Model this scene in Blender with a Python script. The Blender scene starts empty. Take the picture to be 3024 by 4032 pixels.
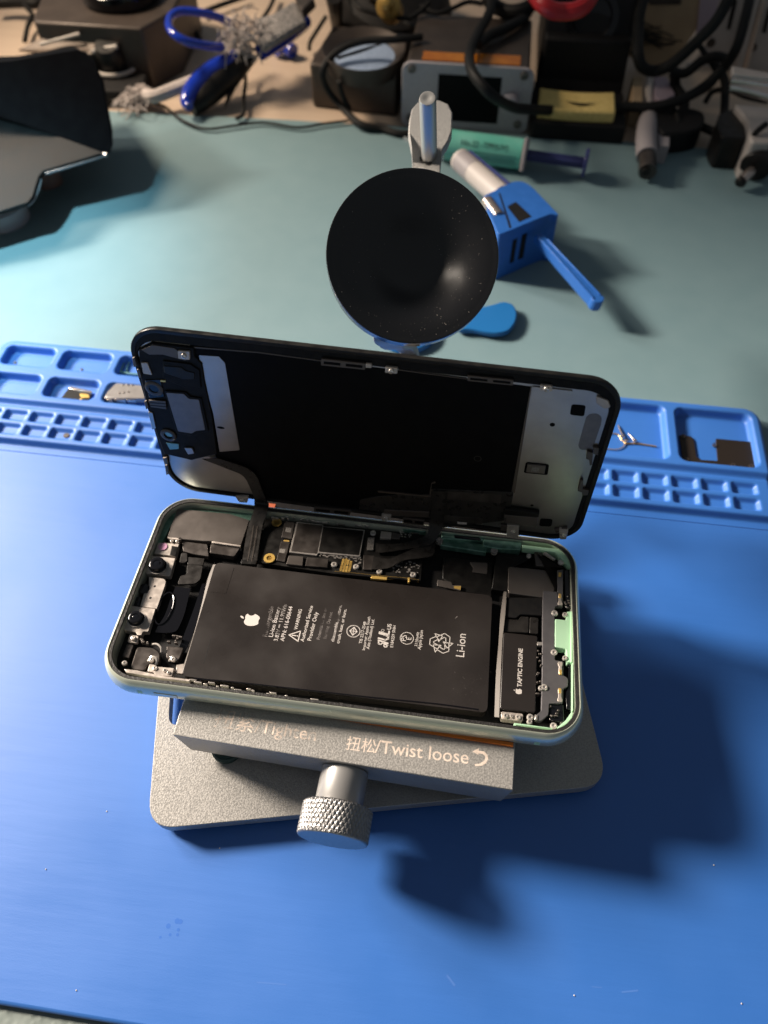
import bpy, bmesh, math, random
from mathutils import Vector, Matrix
random.seed(7)
S = bpy.context.scene
COL = S.collection
MM = 0.001
# ------------------------------------------------------------------ camera
cd = bpy.data.cameras.new('camera'); cam = bpy.data.objects.new('camera', cd); COL.objects.link(cam)
cam.matrix_world = Matrix(((0.99114,-0.10622,0.07972,0.00000),(0.13277,0.80963,-0.57193,0.00000),(-0.00379,0.57745,0.81656,0.26200),(0,0,0,1)))
cd.sensor_fit = 'VERTICAL'; cd.sensor_height = 24.0; cd.lens = 18.02
cd.clip_start = 0.01; cd.clip_end = 50
cd.dof.use_dof = True; cd.dof.focus_distance = 0.248; cd.dof.aperture_fstop = 6.8
S.camera = cam
S.render.resolution_x = 768; S.render.resolution_y = 1024
# ------------------------------------------------------------------ light (a dim workshop at night, desk lamps on the left)
wd = bpy.data.worlds.new('World'); S.world = wd; wd.use_nodes = True
wb = wd.node_tree.nodes['Background']
wb.inputs[0].default_value = (0.84, 0.92, 1.0, 1); wb.inputs[1].default_value = 0.11
def lamp(name, loc, target, watts, color, size, spread=math.pi):
    ld = bpy.data.lights.new(name, 'AREA'); ld.shape = 'DISK'; ld.size = size; ld.energy = watts; ld.color = color; ld.spread = spread
    o = bpy.data.objects.new(name, ld); COL.objects.link(o); o.location = Vector(loc)*MM
    o.rotation_euler = (Vector(target)-Vector(loc)).to_track_quat('-Z', 'Y').to_euler()
    return o
def spot(name, loc, target, watts, color, radius, angle, blend):
    ld = bpy.data.lights.new(name, 'SPOT'); ld.energy = watts; ld.color = color; ld.shadow_soft_size = radius; ld.spot_size = angle; ld.spot_blend = blend
    o = bpy.data.objects.new(name, ld); COL.objects.link(o); o.location = Vector(loc)*MM
    o.rotation_euler = (Vector(target)-Vector(loc)).to_track_quat('-Z', 'Y').to_euler()
spot('desk_lamp_light', (-1300, 470, 760), (20, -20, 0), 236, (1.0, 0.87, 0.73), 0.14, math.radians(33), 0.4)
spot('shelf_lamp_light', (-1090, 740, 700), (30, -10, 0), 60, (1.0, 0.87, 0.76), 0.18, math.radians(32), 0.5)
spot('back_lamp_light', (-480, 540, 420), (-225, 545, 0), 15, (1.0, 0.80, 0.60), 0.06, math.radians(56), 1.0)
spot('cool_led_light', (-340, 300, 320), (-270, 314, 0), 8.0, (0.46, 0.86, 1.0), 0.014, math.radians(46), 1.0)
vs = S.view_settings; vs.view_transform = 'Standard'; vs.look = 'None'; vs.exposure = 0.0; vs.gamma = 1.0; vs.use_curve_mapping = False
# ------------------------------------------------------------------ materials
def mat(name, col, rough=0.5, metal=0.0, col2=None, nscale=200, bump=0.0, bscale=800, stretch=None, rvar=0.0, coat=0.0, spec=0.5, trans=0.0, contrast=(0.35, 0.65), alpha=1.0, detail=4):
    m = bpy.data.materials.new(name); m.use_nodes = True
    nt = m.node_tree; p = nt.nodes['Principled BSDF']
    p.inputs['Base Color'].default_value = (*col, 1); p.inputs['Roughness'].default_value = rough; p.inputs['Metallic'].default_value = metal
    p.inputs['Specular IOR Level'].default_value = spec; p.inputs['Coat Weight'].default_value = coat; p.inputs['Transmission Weight'].default_value = trans
    p.inputs['Alpha'].default_value = alpha
    tc = nt.nodes.new('ShaderNodeTexCoord'); mp = nt.nodes.new('ShaderNodeMapping'); nt.links.new(tc.outputs['Object'], mp.inputs[0])
    if stretch: mp.inputs['Scale'].default_value = stretch
    if col2 is not None or rvar:
        n = nt.nodes.new('ShaderNodeTexNoise'); n.inputs['Scale'].default_value = nscale; n.inputs['Detail'].default_value = detail
        nt.links.new(mp.outputs[0], n.inputs['Vector'])
        r = nt.nodes.new('ShaderNodeMapRange'); r.inputs[1].default_value = contrast[0]; r.inputs[2].default_value = contrast[1]
        nt.links.new(n.outputs[0], r.inputs[0])
        if col2 is not None:
            mx = nt.nodes.new('ShaderNodeMix'); mx.data_type = 'RGBA'
            mx.inputs[6].default_value = (*col, 1); mx.inputs[7].default_value = (*col2, 1)
            nt.links.new(r.outputs[0], mx.inputs[0]); nt.links.new(mx.outputs[2], p.inputs['Base Color'])
        if rvar:
            r2 = nt.nodes.new('ShaderNodeMapRange'); r2.inputs[3].default_value = max(0.02, rough-rvar); r2.inputs[4].default_value = min(1, rough+rvar)
            nt.links.new(r.outputs[0], r2.inputs[0]); nt.links.new(r2.outputs[0], p.inputs['Roughness'])
    if bump:
        nb = nt.nodes.new('ShaderNodeTexNoise'); nb.inputs['Scale'].default_value = bscale; nb.inputs['Detail'].default_value = 3
        nt.links.new(mp.outputs[0], nb.inputs['Vector'])
        b = nt.nodes.new('ShaderNodeBump'); b.inputs['Strength'].default_value = bump; b.inputs['Distance'].default_value = 0.0005
        nt.links.new(nb.outputs[0], b.inputs['Height']); nt.links.new(b.outputs[0], p.inputs['Normal'])
    return m
M = {}
M['alu'] = mat('sandblasted_aluminium', (0.33, 0.322, 0.308), 0.45, 0.4, (0.44, 0.428, 0.408), 1900, 0.22, 1900, rvar=0.1, contrast=(0.33, 0.67), detail=1)
M['alu_smooth'] = mat('turned_aluminium', (0.27, 0.27, 0.275), 0.34, 0.85, (0.34, 0.335, 0.33), 900, 0.05, 1500)
M['etch'] = mat('etched_lettering', (0.86, 0.72, 0.62), 0.6, 0.2, (0.7, 0.6, 0.52), 900)
M['orange'] = mat('orange_silicone', (0.75, 0.20, 0.02), 0.45)
M['rubber'] = mat('black_rubber', (0.008, 0.008, 0.009), 0.27, 0, None, 60, 0.10, 2200, rvar=0.05, spec=0.6)
M['black'] = mat('black_plastic', (0.009, 0.0085, 0.0085), 0.4, 0, (0.015, 0.014, 0.013), 300, rvar=0.1, spec=0.25)
M['module'] = mat('module_black', (0.006, 0.006, 0.007), 0.5, 0, (0.012, 0.011, 0.011), 350, spec=0.12)
M['foil_strip'] = mat('dull_foil_strip', (0.075, 0.064, 0.056), 0.5, 0.15)
M['bumper'] = mat('dark_teal_rubber', (0.02, 0.055, 0.055), 0.5)
M['tray_steel'] = mat('stamped_steel', (0.30, 0.28, 0.27), 0.35, 0.5, (0.36, 0.34, 0.33), 200)
M['pad_tip'] = mat('orange_pad_tip', (0.35, 0.07, 0.02), 0.6)
M['pad_shaded'] = mat('shaded_orange_silicone', (0.012, 0.004, 0.003), 0.7, spec=0.05)  # orange silicone with the hinge shade mixed into its colour
M['black_matte'] = mat('matte_black', (0.008, 0.008, 0.009), 0.6, 0, (0.013, 0.012, 0.012), 500, spec=0.25)
M['black_gloss'] = mat('glossy_black', (0.006, 0.006, 0.008), 0.12)
M['lcd_black'] = mat('display_back_film', (0.0022, 0.0022, 0.0028), 0.5, 0, (0.0035, 0.0035, 0.004), 200, spec=0.07)
M['flex'] = mat('flex_cable_black', (0.018, 0.0165, 0.0155), 0.34, 0, (0.025, 0.0225, 0.021), 400, rvar=0.1, spec=0.4)
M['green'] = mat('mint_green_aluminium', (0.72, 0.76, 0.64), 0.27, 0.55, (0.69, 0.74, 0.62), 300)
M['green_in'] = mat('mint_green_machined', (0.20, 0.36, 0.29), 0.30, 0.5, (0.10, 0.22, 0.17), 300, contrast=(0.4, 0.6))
M['green_pale'] = mat('mint_green_plastic', (0.46, 0.74, 0.50), 0.5)
M['gasket'] = mat('foam_gasket', (0.010, 0.010, 0.010), 0.55, 0, (0.03, 0.028, 0.028), 1500, 0.5, 1500)
M['battery'] = mat('battery_foil', (0.019, 0.016, 0.015), 0.34, 0, (0.027, 0.0225, 0.021), 38, 0.06, 110, rvar=0.16, contrast=(0.3, 0.7), coat=0.15)
M['white_ink'] = mat('white_print', (0.62, 0.58, 0.55), 0.6)
def worn(name, col, scale, lo, hi):
    m = mat(name, col, 0.6); nt = m.node_tree; p = nt.nodes['Principled BSDF']
    tc = nt.nodes.new('ShaderNodeTexCoord'); n = nt.nodes.new('ShaderNodeTexNoise'); n.inputs['Scale'].default_value = scale; n.inputs['Detail'].default_value = 3
    r = nt.nodes.new('ShaderNodeMapRange'); r.inputs[1].default_value = lo; r.inputs[2].default_value = hi
    nt.links.new(tc.outputs['Object'], n.inputs['Vector']); nt.links.new(n.outputs[0], r.inputs[0]); nt.links.new(r.outputs[0], p.inputs['Alpha'])
    return m
M['worn_ink'] = worn('worn_white_print', (0.58, 0.54, 0.52), 350, 0.30, 0.55)
M['faint_ink'] = worn('faint_white_print', (0.32, 0.29, 0.28), 350, 0.38, 0.75)
M['faint_etch'] = worn('faint_etched_lettering', (0.86, 0.72, 0.62), 300, 0.30, 0.62)
M['shield'] = mat('shield_steel', (0.15, 0.132, 0.12), 0.36, 0.6, (0.19, 0.168, 0.155), 90, 0.1, 300, rvar=0.12, contrast=(0.25, 0.8))
M['shield_dark'] = mat('dark_shield_foil', (0.055, 0.047, 0.043), 0.40, 0.5, (0.085, 0.074, 0.068), 250, rvar=0.1)
M['plate'] = mat('display_shield_steel', (0.38, 0.365, 0.36), 0.34, 1.0, (0.43, 0.415, 0.41), 120, 0.04, 700)
M['silver'] = mat('bright_steel', (0.66, 0.61, 0.57), 0.25, 0.6, (0.52, 0.48, 0.45), 900)
M['pale_steel'] = mat('pale_nickel_plate', (0.46, 0.41, 0.37), 0.42, 0.4, (0.56, 0.50, 0.45), 500, rvar=0.1)
M['chrome'] = mat('polished_screw', (0.72, 0.67, 0.62), 0.22, 0.55)
M['gold'] = mat('gold_contact', (0.85, 0.56, 0.16), 0.3, 0.5)
M['brass_dark'] = mat('gilded_edge', (0.50, 0.32, 0.09), 0.3, 0.5)
M['grey_bracket'] = mat('grey_flex_bracket', (0.115, 0.11, 0.118), 0.42, 0.3, (0.135, 0.13, 0.137), 300)
M['lens'] = mat('lens_glass', (0.004, 0.004, 0.006), 0.05, coat=1)
M['pink_lens'] = mat('sensor_window', (0.55, 0.30, 0.45), 0.1)
M['speaker_grey'] = mat('grey_speaker_plate', (0.17, 0.165, 0.18), 0.45, 0.6, (0.2, 0.19, 0.2), 400)
M['teal_glass'] = mat('teal_ring', (0.22, 0.42, 0.40), 0.2, 0.3)
M['beige_edge'] = mat('brushed_steel_strip', (0.12, 0.10, 0.088), 0.42, 0.6)
M['label_grey'] = mat('grey_code_label', (0.30, 0.28, 0.26), 0.5, 0, (0.10, 0.09, 0.085), 3500)
# the blue silicone mat: colour, fine bump, scuffs with their own shape
def dusty_rubber():
    m = mat('dusty_black_rubber', (0.005, 0.005, 0.006), 0.21, 0, None, 60, 0.08, 2200, rvar=0.05, spec=0.7); nt = m.node_tree; p = nt.nodes['Principled BSDF']
    tc = nt.nodes.new('ShaderNodeTexCoord'); n = nt.nodes.new('ShaderNodeTexNoise'); n.inputs['Scale'].default_value = 1500; n.inputs['Detail'].default_value = 1
    g = nt.nodes.new('ShaderNodeTexNoise'); g.inputs['Scale'].default_value = 55; a = nt.nodes.new('ShaderNodeMath'); a.operation = 'MULTIPLY_ADD'; a.inputs[1].default_value = 0.25
    r = nt.nodes.new('ShaderNodeMapRange'); r.inputs[1].default_value = 0.885; r.inputs[2].default_value = 0.935; mx = nt.nodes.new('ShaderNodeMix'); mx.data_type = 'RGBA'
    mx.inputs[6].default_value = (0.007, 0.007, 0.008, 1); mx.inputs[7].default_value = (0.20, 0.18, 0.16, 1)
    nt.links.new(tc.outputs['Object'], n.inputs['Vector']); nt.links.new(tc.outputs['Object'], g.inputs['Vector']); nt.links.new(g.outputs[0], a.inputs[0]); nt.links.new(n.outputs[0], a.inputs[2])
    nt.links.new(a.outputs[0], r.inputs[0]); nt.links.new(r.outputs[0], mx.inputs[0]); nt.links.new(mx.outputs[2], p.inputs['Base Color'])
    return m
M['cup_rubber'] = dusty_rubber()
def blue_silicone():
    m = mat('blue_silicone', (0.031, 0.155, 0.54), 0.50, 0, (0.034, 0.166, 0.57), 25, rvar=0.06, contrast=(0.3, 0.7))
    nt = m.node_tree; p = nt.nodes['Principled BSDF']
    tc = nt.nodes.new('ShaderNodeTexCoord')
    mp = nt.nodes.new('ShaderNodeMapping'); mp.inputs['Scale'].default_value = (30, 260, 30); mp.inputs['Rotation'].default_value = (0, 0, math.radians(4))
    nt.links.new(tc.outputs['Object'], mp.inputs[0])
    n1 = nt.nodes.new('ShaderNodeTexNoise'); n1.inputs['Scale'].default_value = 1.0; n1.inputs['Detail'].default_value = 6; nt.links.new(mp.outputs[0], n1.inputs['Vector'])
    n2 = nt.nodes.new('ShaderNodeTexNoise'); n2.inputs['Scale'].default_value = 2500; nt.links.new(tc.outputs['Object'], n2.inputs['Vector'])
    n3 = nt.nodes.new('ShaderNodeTexNoise'); n3.inputs['Scale'].default_value = 14; n3.inputs['Detail'].default_value = 2; nt.links.new(tc.outputs['Object'], n3.inputs['Vector'])
    ad = nt.nodes.new('ShaderNodeMath'); ad.operation = 'MULTIPLY_ADD'; ad.inputs[1].default_value = 0.25; nt.links.new(n2.outputs[0], ad.inputs[0]); nt.links.new(n1.outputs[0], ad.inputs[2])
    ad2 = nt.nodes.new('ShaderNodeMath'); ad2.operation = 'MULTIPLY_ADD'; ad2.inputs[1].default_value = 2.0; nt.links.new(n3.outputs[0], ad2.inputs[0]); nt.links.new(ad.outputs[0], ad2.inputs[2])
    b = nt.nodes.new('ShaderNodeBump'); b.inputs['Strength'].default_value = 0.16; b.inputs['Distance'].default_value = 0.0006
    nt.links.new(ad2.outputs[0], b.inputs['Height']); nt.links.new(b.outputs[0], p.inputs['Normal'])
    p.inputs['Specular IOR Level'].default_value = 0.75
    p.inputs['Sheen Weight'].default_value = 0.05; p.inputs['Sheen Roughness'].default_value = 0.4
    return m
M['blue_mat'] = blue_silicone()
M['stain'] = mat('damp_stain', (0.030, 0.145, 0.55), 0.5)
M['scuff'] = mat('pale_scuff', (0.07, 0.20, 0.60), 0.6)
M['crumb'] = mat('pale_crumb', (0.75, 0.68, 0.6), 0.6)
M['teal_mat'] = mat('teal_bench_mat', (0.165, 0.265, 0.295), 0.62, 0, (0.18, 0.28, 0.31), 60, 0.15, 900, contrast=(0.3, 0.7))
def pebble():
    m = mat('pebbled_grey_vinyl', (0.22, 0.26, 0.245), 0.5)
    nt = m.node_tree; p = nt.nodes['Principled BSDF']
    tc = nt.nodes.new('ShaderNodeTexCoord'); v = nt.nodes.new('ShaderNodeTexVoronoi'); v.inputs['Scale'].default_value = 420; v.feature = 'SMOOTH_F1'
    nt.links.new(tc.outputs['Object'], v.inputs['Vector'])
    b = nt.nodes.new('ShaderNodeBump'); b.invert = True; b.inputs['Strength'].default_value = 0.35; b.inputs['Distance'].default_value = 0.0010
    nt.links.new(v.outputs['Distance'], b.inputs['Height']); nt.links.new(b.outputs[0], p.inputs['Normal'])
    return m
M['pebble'] = pebble()
M['desk'] = mat('pale_wood_laminate', (0.62, 0.50, 0.39), 0.45, 0, (0.56, 0.44, 0.34), 6, stretch=(3, 40, 1), contrast=(0.3, 0.7))
M['blue_plastic'] = mat('blue_printed_plastic', (0.020, 0.125, 0.46), 0.45, 0, (0.025, 0.14, 0.50), 200, 0.25, 300, stretch=(1, 1, 12))
M['blue_flat'] = mat('blue_tool_plastic', (0.016, 0.15, 0.42), 0.3)
M['blue_grip'] = mat('blue_dipped_grip', (0.008, 0.035, 0.40), 0.14, coat=0.5)
M['grey_case'] = mat('grey_anodised_plate', (0.40, 0.37, 0.40), 0.55, 0.0, (0.44, 0.41, 0.43), 500)
M['brown_case'] = mat('dark_bronze_case', (0.055, 0.043, 0.036), 0.45, 0.3, (0.07, 0.055, 0.046), 80)
M['bronze_tray'] = mat('bronze_panel', (0.10, 0.068, 0.047), 0.5, 0.1, (0.13, 0.09, 0.06), 120)
M['kapton'] = mat('amber_tape', (0.55, 0.20, 0.02), 0.25, 0, (0.42, 0.13, 0.015), 90, spec=0.6)
M['sponge'] = mat('yellow_sponge', (0.85, 0.66, 0.25), 0.9, 0, (0.72, 0.54, 0.18), 600, 0.8, 900)
M['blue_felt'] = mat('pale_blue_felt', (0.36, 0.47, 0.66), 0.95, 0, (0.28, 0.38, 0.56), 700, 0.9, 900)
M['cable'] = mat('black_cable_jacket', (0.010, 0.010, 0.010), 0.6, spec=0.25)
M['red_cable'] = mat('red_cable_jacket', (0.42, 0.012, 0.018), 0.4)
M['grey_plug'] = mat('grey_plug_plastic', (0.34, 0.31, 0.32), 0.5)
M['white_plastic'] = mat('off_white_plastic', (0.55, 0.50, 0.47), 0.5)
M['green_label'] = mat('green_label', (0.10, 0.46, 0.36), 0.35, 0, (0.20, 0.55, 0.46), 45)
M['label_print'] = mat('label_print', (0.03, 0.12, 0.10), 0.5)
M['clear'] = mat('clear_plastic', (0.70, 0.76, 0.78), 0.12, 0, alpha=0.35)
M['purple'] = mat('indigo_plunger', (0.045, 0.055, 0.18), 0.2)
M['amber'] = mat('amber_needle_hub', (0.55, 0.28, 0.06), 0.3)
M['braid_grey'] = mat('grey_braid', (0.13, 0.13, 0.135), 0.7, 0, (0.40, 0.38, 0.37), 900, 0.9, 900, contrast=(0.45, 0.55))
M['braid_white'] = mat('white_braid', (0.55, 0.49, 0.46), 0.7, 0, (0.30, 0.27, 0.26), 900, 0.8, 900, contrast=(0.5, 0.6))
M['cardboard'] = mat('tan_card', (0.46, 0.34, 0.21), 0.8, 0, (0.40, 0.29, 0.18), 60)
M['mauve'] = mat('mauve_panel', (0.42, 0.34, 0.40), 0.6)
M['rack'] = mat('grey_painted_steel', (0.46, 0.42, 0.39), 0.5, 0.1, (0.52, 0.47, 0.44), 90)
M['rack_bar'] = mat('polished_steel_bar', (0.68, 0.58, 0.52), 0.25, 0.9)
M['visor'] = mat('glossy_visor_plastic', (0.006, 0.006, 0.007), 0.5, 0, (0.010, 0.0098, 0.0105), 120, rvar=0.06, spec=0.25)
M['visor_shaded'] = mat('shaded_visor_plastic', (0.0025, 0.003, 0.005), 0.5, 0, (0.004, 0.005, 0.007), 150, spec=0.06)  # darker copy of the visor plastic, shade on the shell put into the colour
M['visor_glint'] = mat('visor_edge_glint', (0.30, 0.31, 0.34), 0.15, 0.4)  # pale colour paints the light glinting on the hood's crease and lip
M['rod_steel'] = mat('satin_steel_rod', (0.46, 0.45, 0.43), 0.34, 0.6)
M['collar'] = mat('satin_collar', (0.36, 0.355, 0.35), 0.38, 0.45)
M['screen'] = mat('dark_screen_glass', (0.003, 0.003, 0.004), 0.5, spec=0.1)
M['white_mark'] = mat('white_paint', (0.48, 0.44, 0.40), 0.4)
M['brown_steel'] = mat('brown_shield_steel', (0.050, 0.038, 0.031), 0.4, 0.6)
M['coin'] = mat('black_ceramic', (0.02, 0.018, 0.017), 0.3)
M['skin_pad'] = mat('brown_rubber_foot', (0.20, 0.11, 0.08), 0.6)
# ------------------------------------------------------------------ mesh helpers (millimetres)
class MB:
    def __init__(s): s.v = []; s.f = []
    def add(s, vs, fs):
        o = len(s.v); s.v += [tuple(v) for v in vs]; s.f += [tuple(i+o for i in f) for f in fs]; return s
    def prism(s, pts, z0, z1):
        a = sum(pts[i][0]*pts[(i+1) % len(pts)][1]-pts[(i+1) % len(pts)][0]*pts[i][1] for i in range(len(pts)))
        if a < 0: pts = pts[::-1]
        n = len(pts)
        return s.add([(p[0], p[1], z0) for p in pts]+[(p[0], p[1], z1) for p in pts],
            [tuple(range(n-1, -1, -1)), tuple(range(n, 2*n))]+[(i, (i+1) % n, n+(i+1) % n, n+i) for i in range(n)])
    def frus(s, bot, top, z0, z1):
        n = len(bot)
        return s.add([(p[0], p[1], z0) for p in bot]+[(p[0], p[1], z1) for p in top],
            [tuple(range(n-1, -1, -1)), tuple(range(n, 2*n))]+[(i, (i+1) % n, n+(i+1) % n, n+i) for i in range(n)])
    def box(s, x0, x1, y0, y1, z0, z1): return s.prism([(x0, y0), (x1, y0), (x1, y1), (x0, y1)], z0, z1)
    def obox(s, c, ax, ay, az):   # oriented box: centre, three half vectors
        c, ax, ay, az = map(Vector, (c, ax, ay, az)); vs = []
        for k in (-1, 1):
            for i, j in ((-1, -1), (1, -1), (1, 1), (-1, 1)): vs.append(c+ax*i+ay*j+az*k)
        return s.add(vs, [(3, 2, 1, 0), (4, 5, 6, 7), (0, 1, 5, 4), (1, 2, 6, 5), (2, 3, 7, 6), (3, 0, 4, 7)])
    def lathe(s, c, ax, prof, n=40, caps=True):
        c = Vector(c); ax = Vector(ax).normalized(); u = ax.orthogonal().normalized(); w = ax.cross(u); vs = []; fs = []
        for r, h in prof:
            for k in range(n):
                t = 2*math.pi*k/n; vs.append(c+ax*h+(u*math.cos(t)+w*math.sin(t))*r)
        for i in range(len(prof)-1):
            for k in range(n): fs.append((i*n+k, i*n+(k+1) % n, (i+1)*n+(k+1) % n, (i+1)*n+k))
        if caps: fs.append(tuple(range(n-1, -1, -1))); fs.append(tuple((len(prof)-1)*n+k for k in range(n)))
        return s.add(vs, fs)
    def cyl(s, p0, p1, r0, r1=None, n=24):
        p0, p1 = Vector(p0), Vector(p1); return s.lathe(p0, p1-p0, [(r0, 0), (r0 if r1 is None else r1, (p1-p0).length)], n)
    def tube(s, pts, r, n=10, smooth=6):
        P = spline(pts, smooth) if smooth else [Vector(p) for p in pts]; vs = []; fs = []; up = None
        for i, p in enumerate(P):
            t = (P[min(i+1, len(P)-1)]-P[max(i-1, 0)]).normalized()
            if up is None: up = t.orthogonal().normalized()
            up = (up-t*up.dot(t)); up = up.normalized() if up.length > 1e-6 else t.orthogonal().normalized(); w = t.cross(up)
            rr = r(i/(len(P)-1)) if callable(r) else r
            for k in range(n):
                a = 2*math.pi*k/n; vs.append(p+(up*math.cos(a)+w*math.sin(a))*rr)
        for i in range(len(P)-1):
            for k in range(n): fs.append((i*n+k, i*n+(k+1) % n, (i+1)*n+(k+1) % n, (i+1)*n+k))
        fs.append(tuple(range(n-1, -1, -1))); fs.append(tuple((len(P)-1)*n+k for k in range(n)))
        return s.add(vs, fs)
    def ribbon(s, L, R, th, smooth=5):  # two 3-D edge lines, given thickness
        A, B_ = spline(L, smooth), spline(R, smooth); n = len(A); vs = []; fs = []
        for i in range(n):
            t = (A[min(i+1, n-1)]-A[max(i-1, 0)]); nn = t.cross(B_[i]-A[i]); nn = nn.normalized()*th/2
            vs += [A[i]+nn, B_[i]+nn, B_[i]-nn, A[i]-nn]
        for i in range(n-1):
            for k in range(4): fs.append((i*4+k, i*4+(k+1) % 4, (i+1)*4+(k+1) % 4, (i+1)*4+k))
        fs += [(3, 2, 1, 0), tuple((n-1)*4+k for k in range(4))]
        return s.add(vs, fs)
    def loft(s, rings, closed=True, cap0=True, cap1=True):
        n = len(rings[0]); vs = [p for r in rings for p in r]; fs = []
        for i in range(len(rings)-1):
            for k in range(n): fs.append((i*n+k, i*n+(k+1) % n, (i+1)*n+(k+1) % n, (i+1)*n+k))
        if cap0: fs.append(tuple(range(n-1, -1, -1)))
        if cap1: fs.append(tuple((len(rings)-1)*n+k for k in range(n)))
        return s.add(vs, fs)
    def sheet(s, pts3, th):   # planar-ish polygon in 3-D with thickness
        P = [Vector(p) for p in pts3]; n = len(P); nn = Vector((0, 0, 0))
        for i in range(n): nn += P[i].cross(P[(i+1) % n])
        nn = nn.normalized()*th
        return s.add(P+[p-nn for p in P], [tuple(range(n)), tuple(range(2*n-1, n-1, -1))]+[(i, n+i, n+(i+1) % n, (i+1) % n) for i in range(n)])
def spline(pts, k):
    P = [Vector(p) for p in pts]
    if k <= 1 or len(P) < 3: return P if len(P) > 2 or k <= 1 else [P[0].lerp(P[1], i/k) for i in range(k+1)]
    out = []
    for i in range(len(P)-1):
        a, b, c, d = P[max(i-1, 0)], P[i], P[i+1], P[min(i+2, len(P)-1)]
        for j in range(k):
            t = j/k; out.append(0.5*((2*b)+(c-a)*t+(2*a-5*b+4*c-d)*t*t+(3*b-a-3*c+d)*t**3))
    out.append(P[-1]); return out
def rrect(w, h, r, n=10, cx=0, cy=0):
    out = []
    for sx, sy, a0 in ((1, 1, 0), (-1, 1, 90), (-1, -1, 180), (1, -1, 270)):
        for k in range(n+1):
            a = math.radians(a0+90*k/n); out.append((cx+sx*(w/2-r)+r*math.cos(a), cy+sy*(h/2-r)+r*math.sin(a)))
    return out
def fillet(pts, r, n=5):
    out = []; m = len(pts)
    for i in range(m):
        p0, p, p1 = Vector(pts[i-1]), Vector(pts[i]), Vector(pts[(i+1) % m])
        d0 = (p0-p); d1 = (p1-p); q = min(r, d0.length*.45, d1.length*.45)
        a = p+d0.normalized()*q; b = p+d1.normalized()*q
        for k in range(n+1):
            t = k/n; v = a*(1-t)**2+p*2*t*(1-t)+b*t*t; out.append((v.x, v.y))
    return out
def obj(name, mb, material, parent=None, bevel=0.0, sharp=35, label=None, subsurf=0):
    me = bpy.data.meshes.new(name)
    me.from_pydata([(x*MM, y*MM, z*MM) for x, y, z in mb.v], [], mb.f); me.update()
    bm = bmesh.new(); bm.from_mesh(me); bmesh.ops.recalc_face_normals(bm, faces=bm.faces); bm.to_mesh(me); bm.free()
    for p in me.polygons: p.use_smooth = True
    me.set_sharp_from_angle(angle=math.radians(sharp))
    me.materials.append(material if not isinstance(material, str) else M[material])
    o = bpy.data.objects.new(name, me); COL.objects.link(o)
    if parent is not None: o.parent = parent
    if bevel:
        b = o.modifiers.new('bevel', 'BEVEL'); b.width = bevel*MM; b.segments = 2; b.limit_method = 'ANGLE'; b.angle_limit = math.radians(40)
    if label: o['label'] = label
    return o
def tag(o, label, cat, group=None, kind=None):
    if label: o['label'] = label
    if cat: o['category'] = cat
    if group: o['group'] = group
    if kind: o['kind'] = kind
    return o
def thing(name, label, cat, loc=(0, 0, 0), group=None):
    o = bpy.data.objects.new(name, None); COL.objects.link(o); o.location = Vector(loc)*MM; o.empty_display_size = 0.01
    return tag(o, label, cat, group)
def shared(name, me, parent, loc, rot=None):
    o = bpy.data.objects.new(name, me); COL.objects.link(o); o.parent = parent
    o.location = Vector(loc)*MM
    if rot: o.rotation_euler = rot
    return o
def text_mb(body, p0, p1, z, th=0.02, mb=None, bold=0.0, height=None):
    """lettering whose baseline runs from p0 to p1 on the plane z"""
    cu = bpy.data.curves.new('lettering', 'FONT'); cu.body = body; cu.size = 1.0; cu.resolution_u = 3; cu.offset = bold
    o = bpy.data.objects.new('lettering', cu); COL.objects.link(o)
    dg = bpy.context.evaluated_depsgraph_get(); dg.update()
    me = bpy.data.meshes.new_from_object(o.evaluated_get(dg))
    xs = [v.co.x for v in me.vertices]; w = max(xs)-min(xs); x0 = min(xs)
    d = Vector(p1)-Vector(p0); k = d.length/w; d.normalize(); nrm = Vector((-d.y, d.x)); ky = k if height is None else height/0.7
    mb = mb or MB()
    vs = [(p0[0]+d.x*(v.co.x-x0)*k+nrm.x*v.co.y*ky, p0[1]+d.y*(v.co.x-x0)*k+nrm.y*v.co.y*ky, z+th) for v in me.vertices]
    mb.add(vs, [tuple(p.vertices) for p in me.polygons])
    bpy.data.objects.remove(o); bpy.data.curves.remove(cu); bpy.data.meshes.remove(me)
    return mb
def line_mb(mb, pts, w, z, closed=False):
    """a printed line of width w"""
    n = len(pts); seg = n if closed else n-1
    for i in range(seg):
        a, b = Vector(pts[i]), Vector(pts[(i+1) % n]); d = (b-a).normalized(); nn = Vector((-d.y, d.x))*w/2; e = d*w/2*0.9
        mb.add([(*(a-e+nn), z), (*(a-e-nn), z), (*(b+e-nn), z), (*(b+e+nn), z)], [(0, 1, 2, 3)])
    return mb
def circle(c, r, n=28, a0=0.0, a1=360.0): return [(c[0]+r*math.cos(math.radians(a0+(a1-a0)*k/n)), c[1]+r*math.sin(math.radians(a0+(a1-a0)*k/n))) for k in range(n if a1-a0 >= 360 else n+1)]
def flat(mb, pts, z): return mb.add([(p[0], p[1], z) for p in pts], [tuple(range(len(pts)))])
# ------------------------------------------------------------------ setting: desk, bench mat
d = MB(); d.box(-900, 700, 380, 1300, -22, -3); tag(obj('desk', d, 'desk'), None, None, kind='structure')
d = MB(); d.box(-900, 700, -400, 380, -22, -3); tag(obj('desk_pad', d, 'pebble'), None, None, kind='structure')
tm = MB(); tm.prism(fillet([(-560, 60), (420, 60), (420, 478), (60, 491), (-130, 489), (-560, 476)], 6), -3, -1.2)
tag(obj('bench_mat', tm, 'teal_mat', bevel=0.5), None, None, kind='structure')
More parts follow.
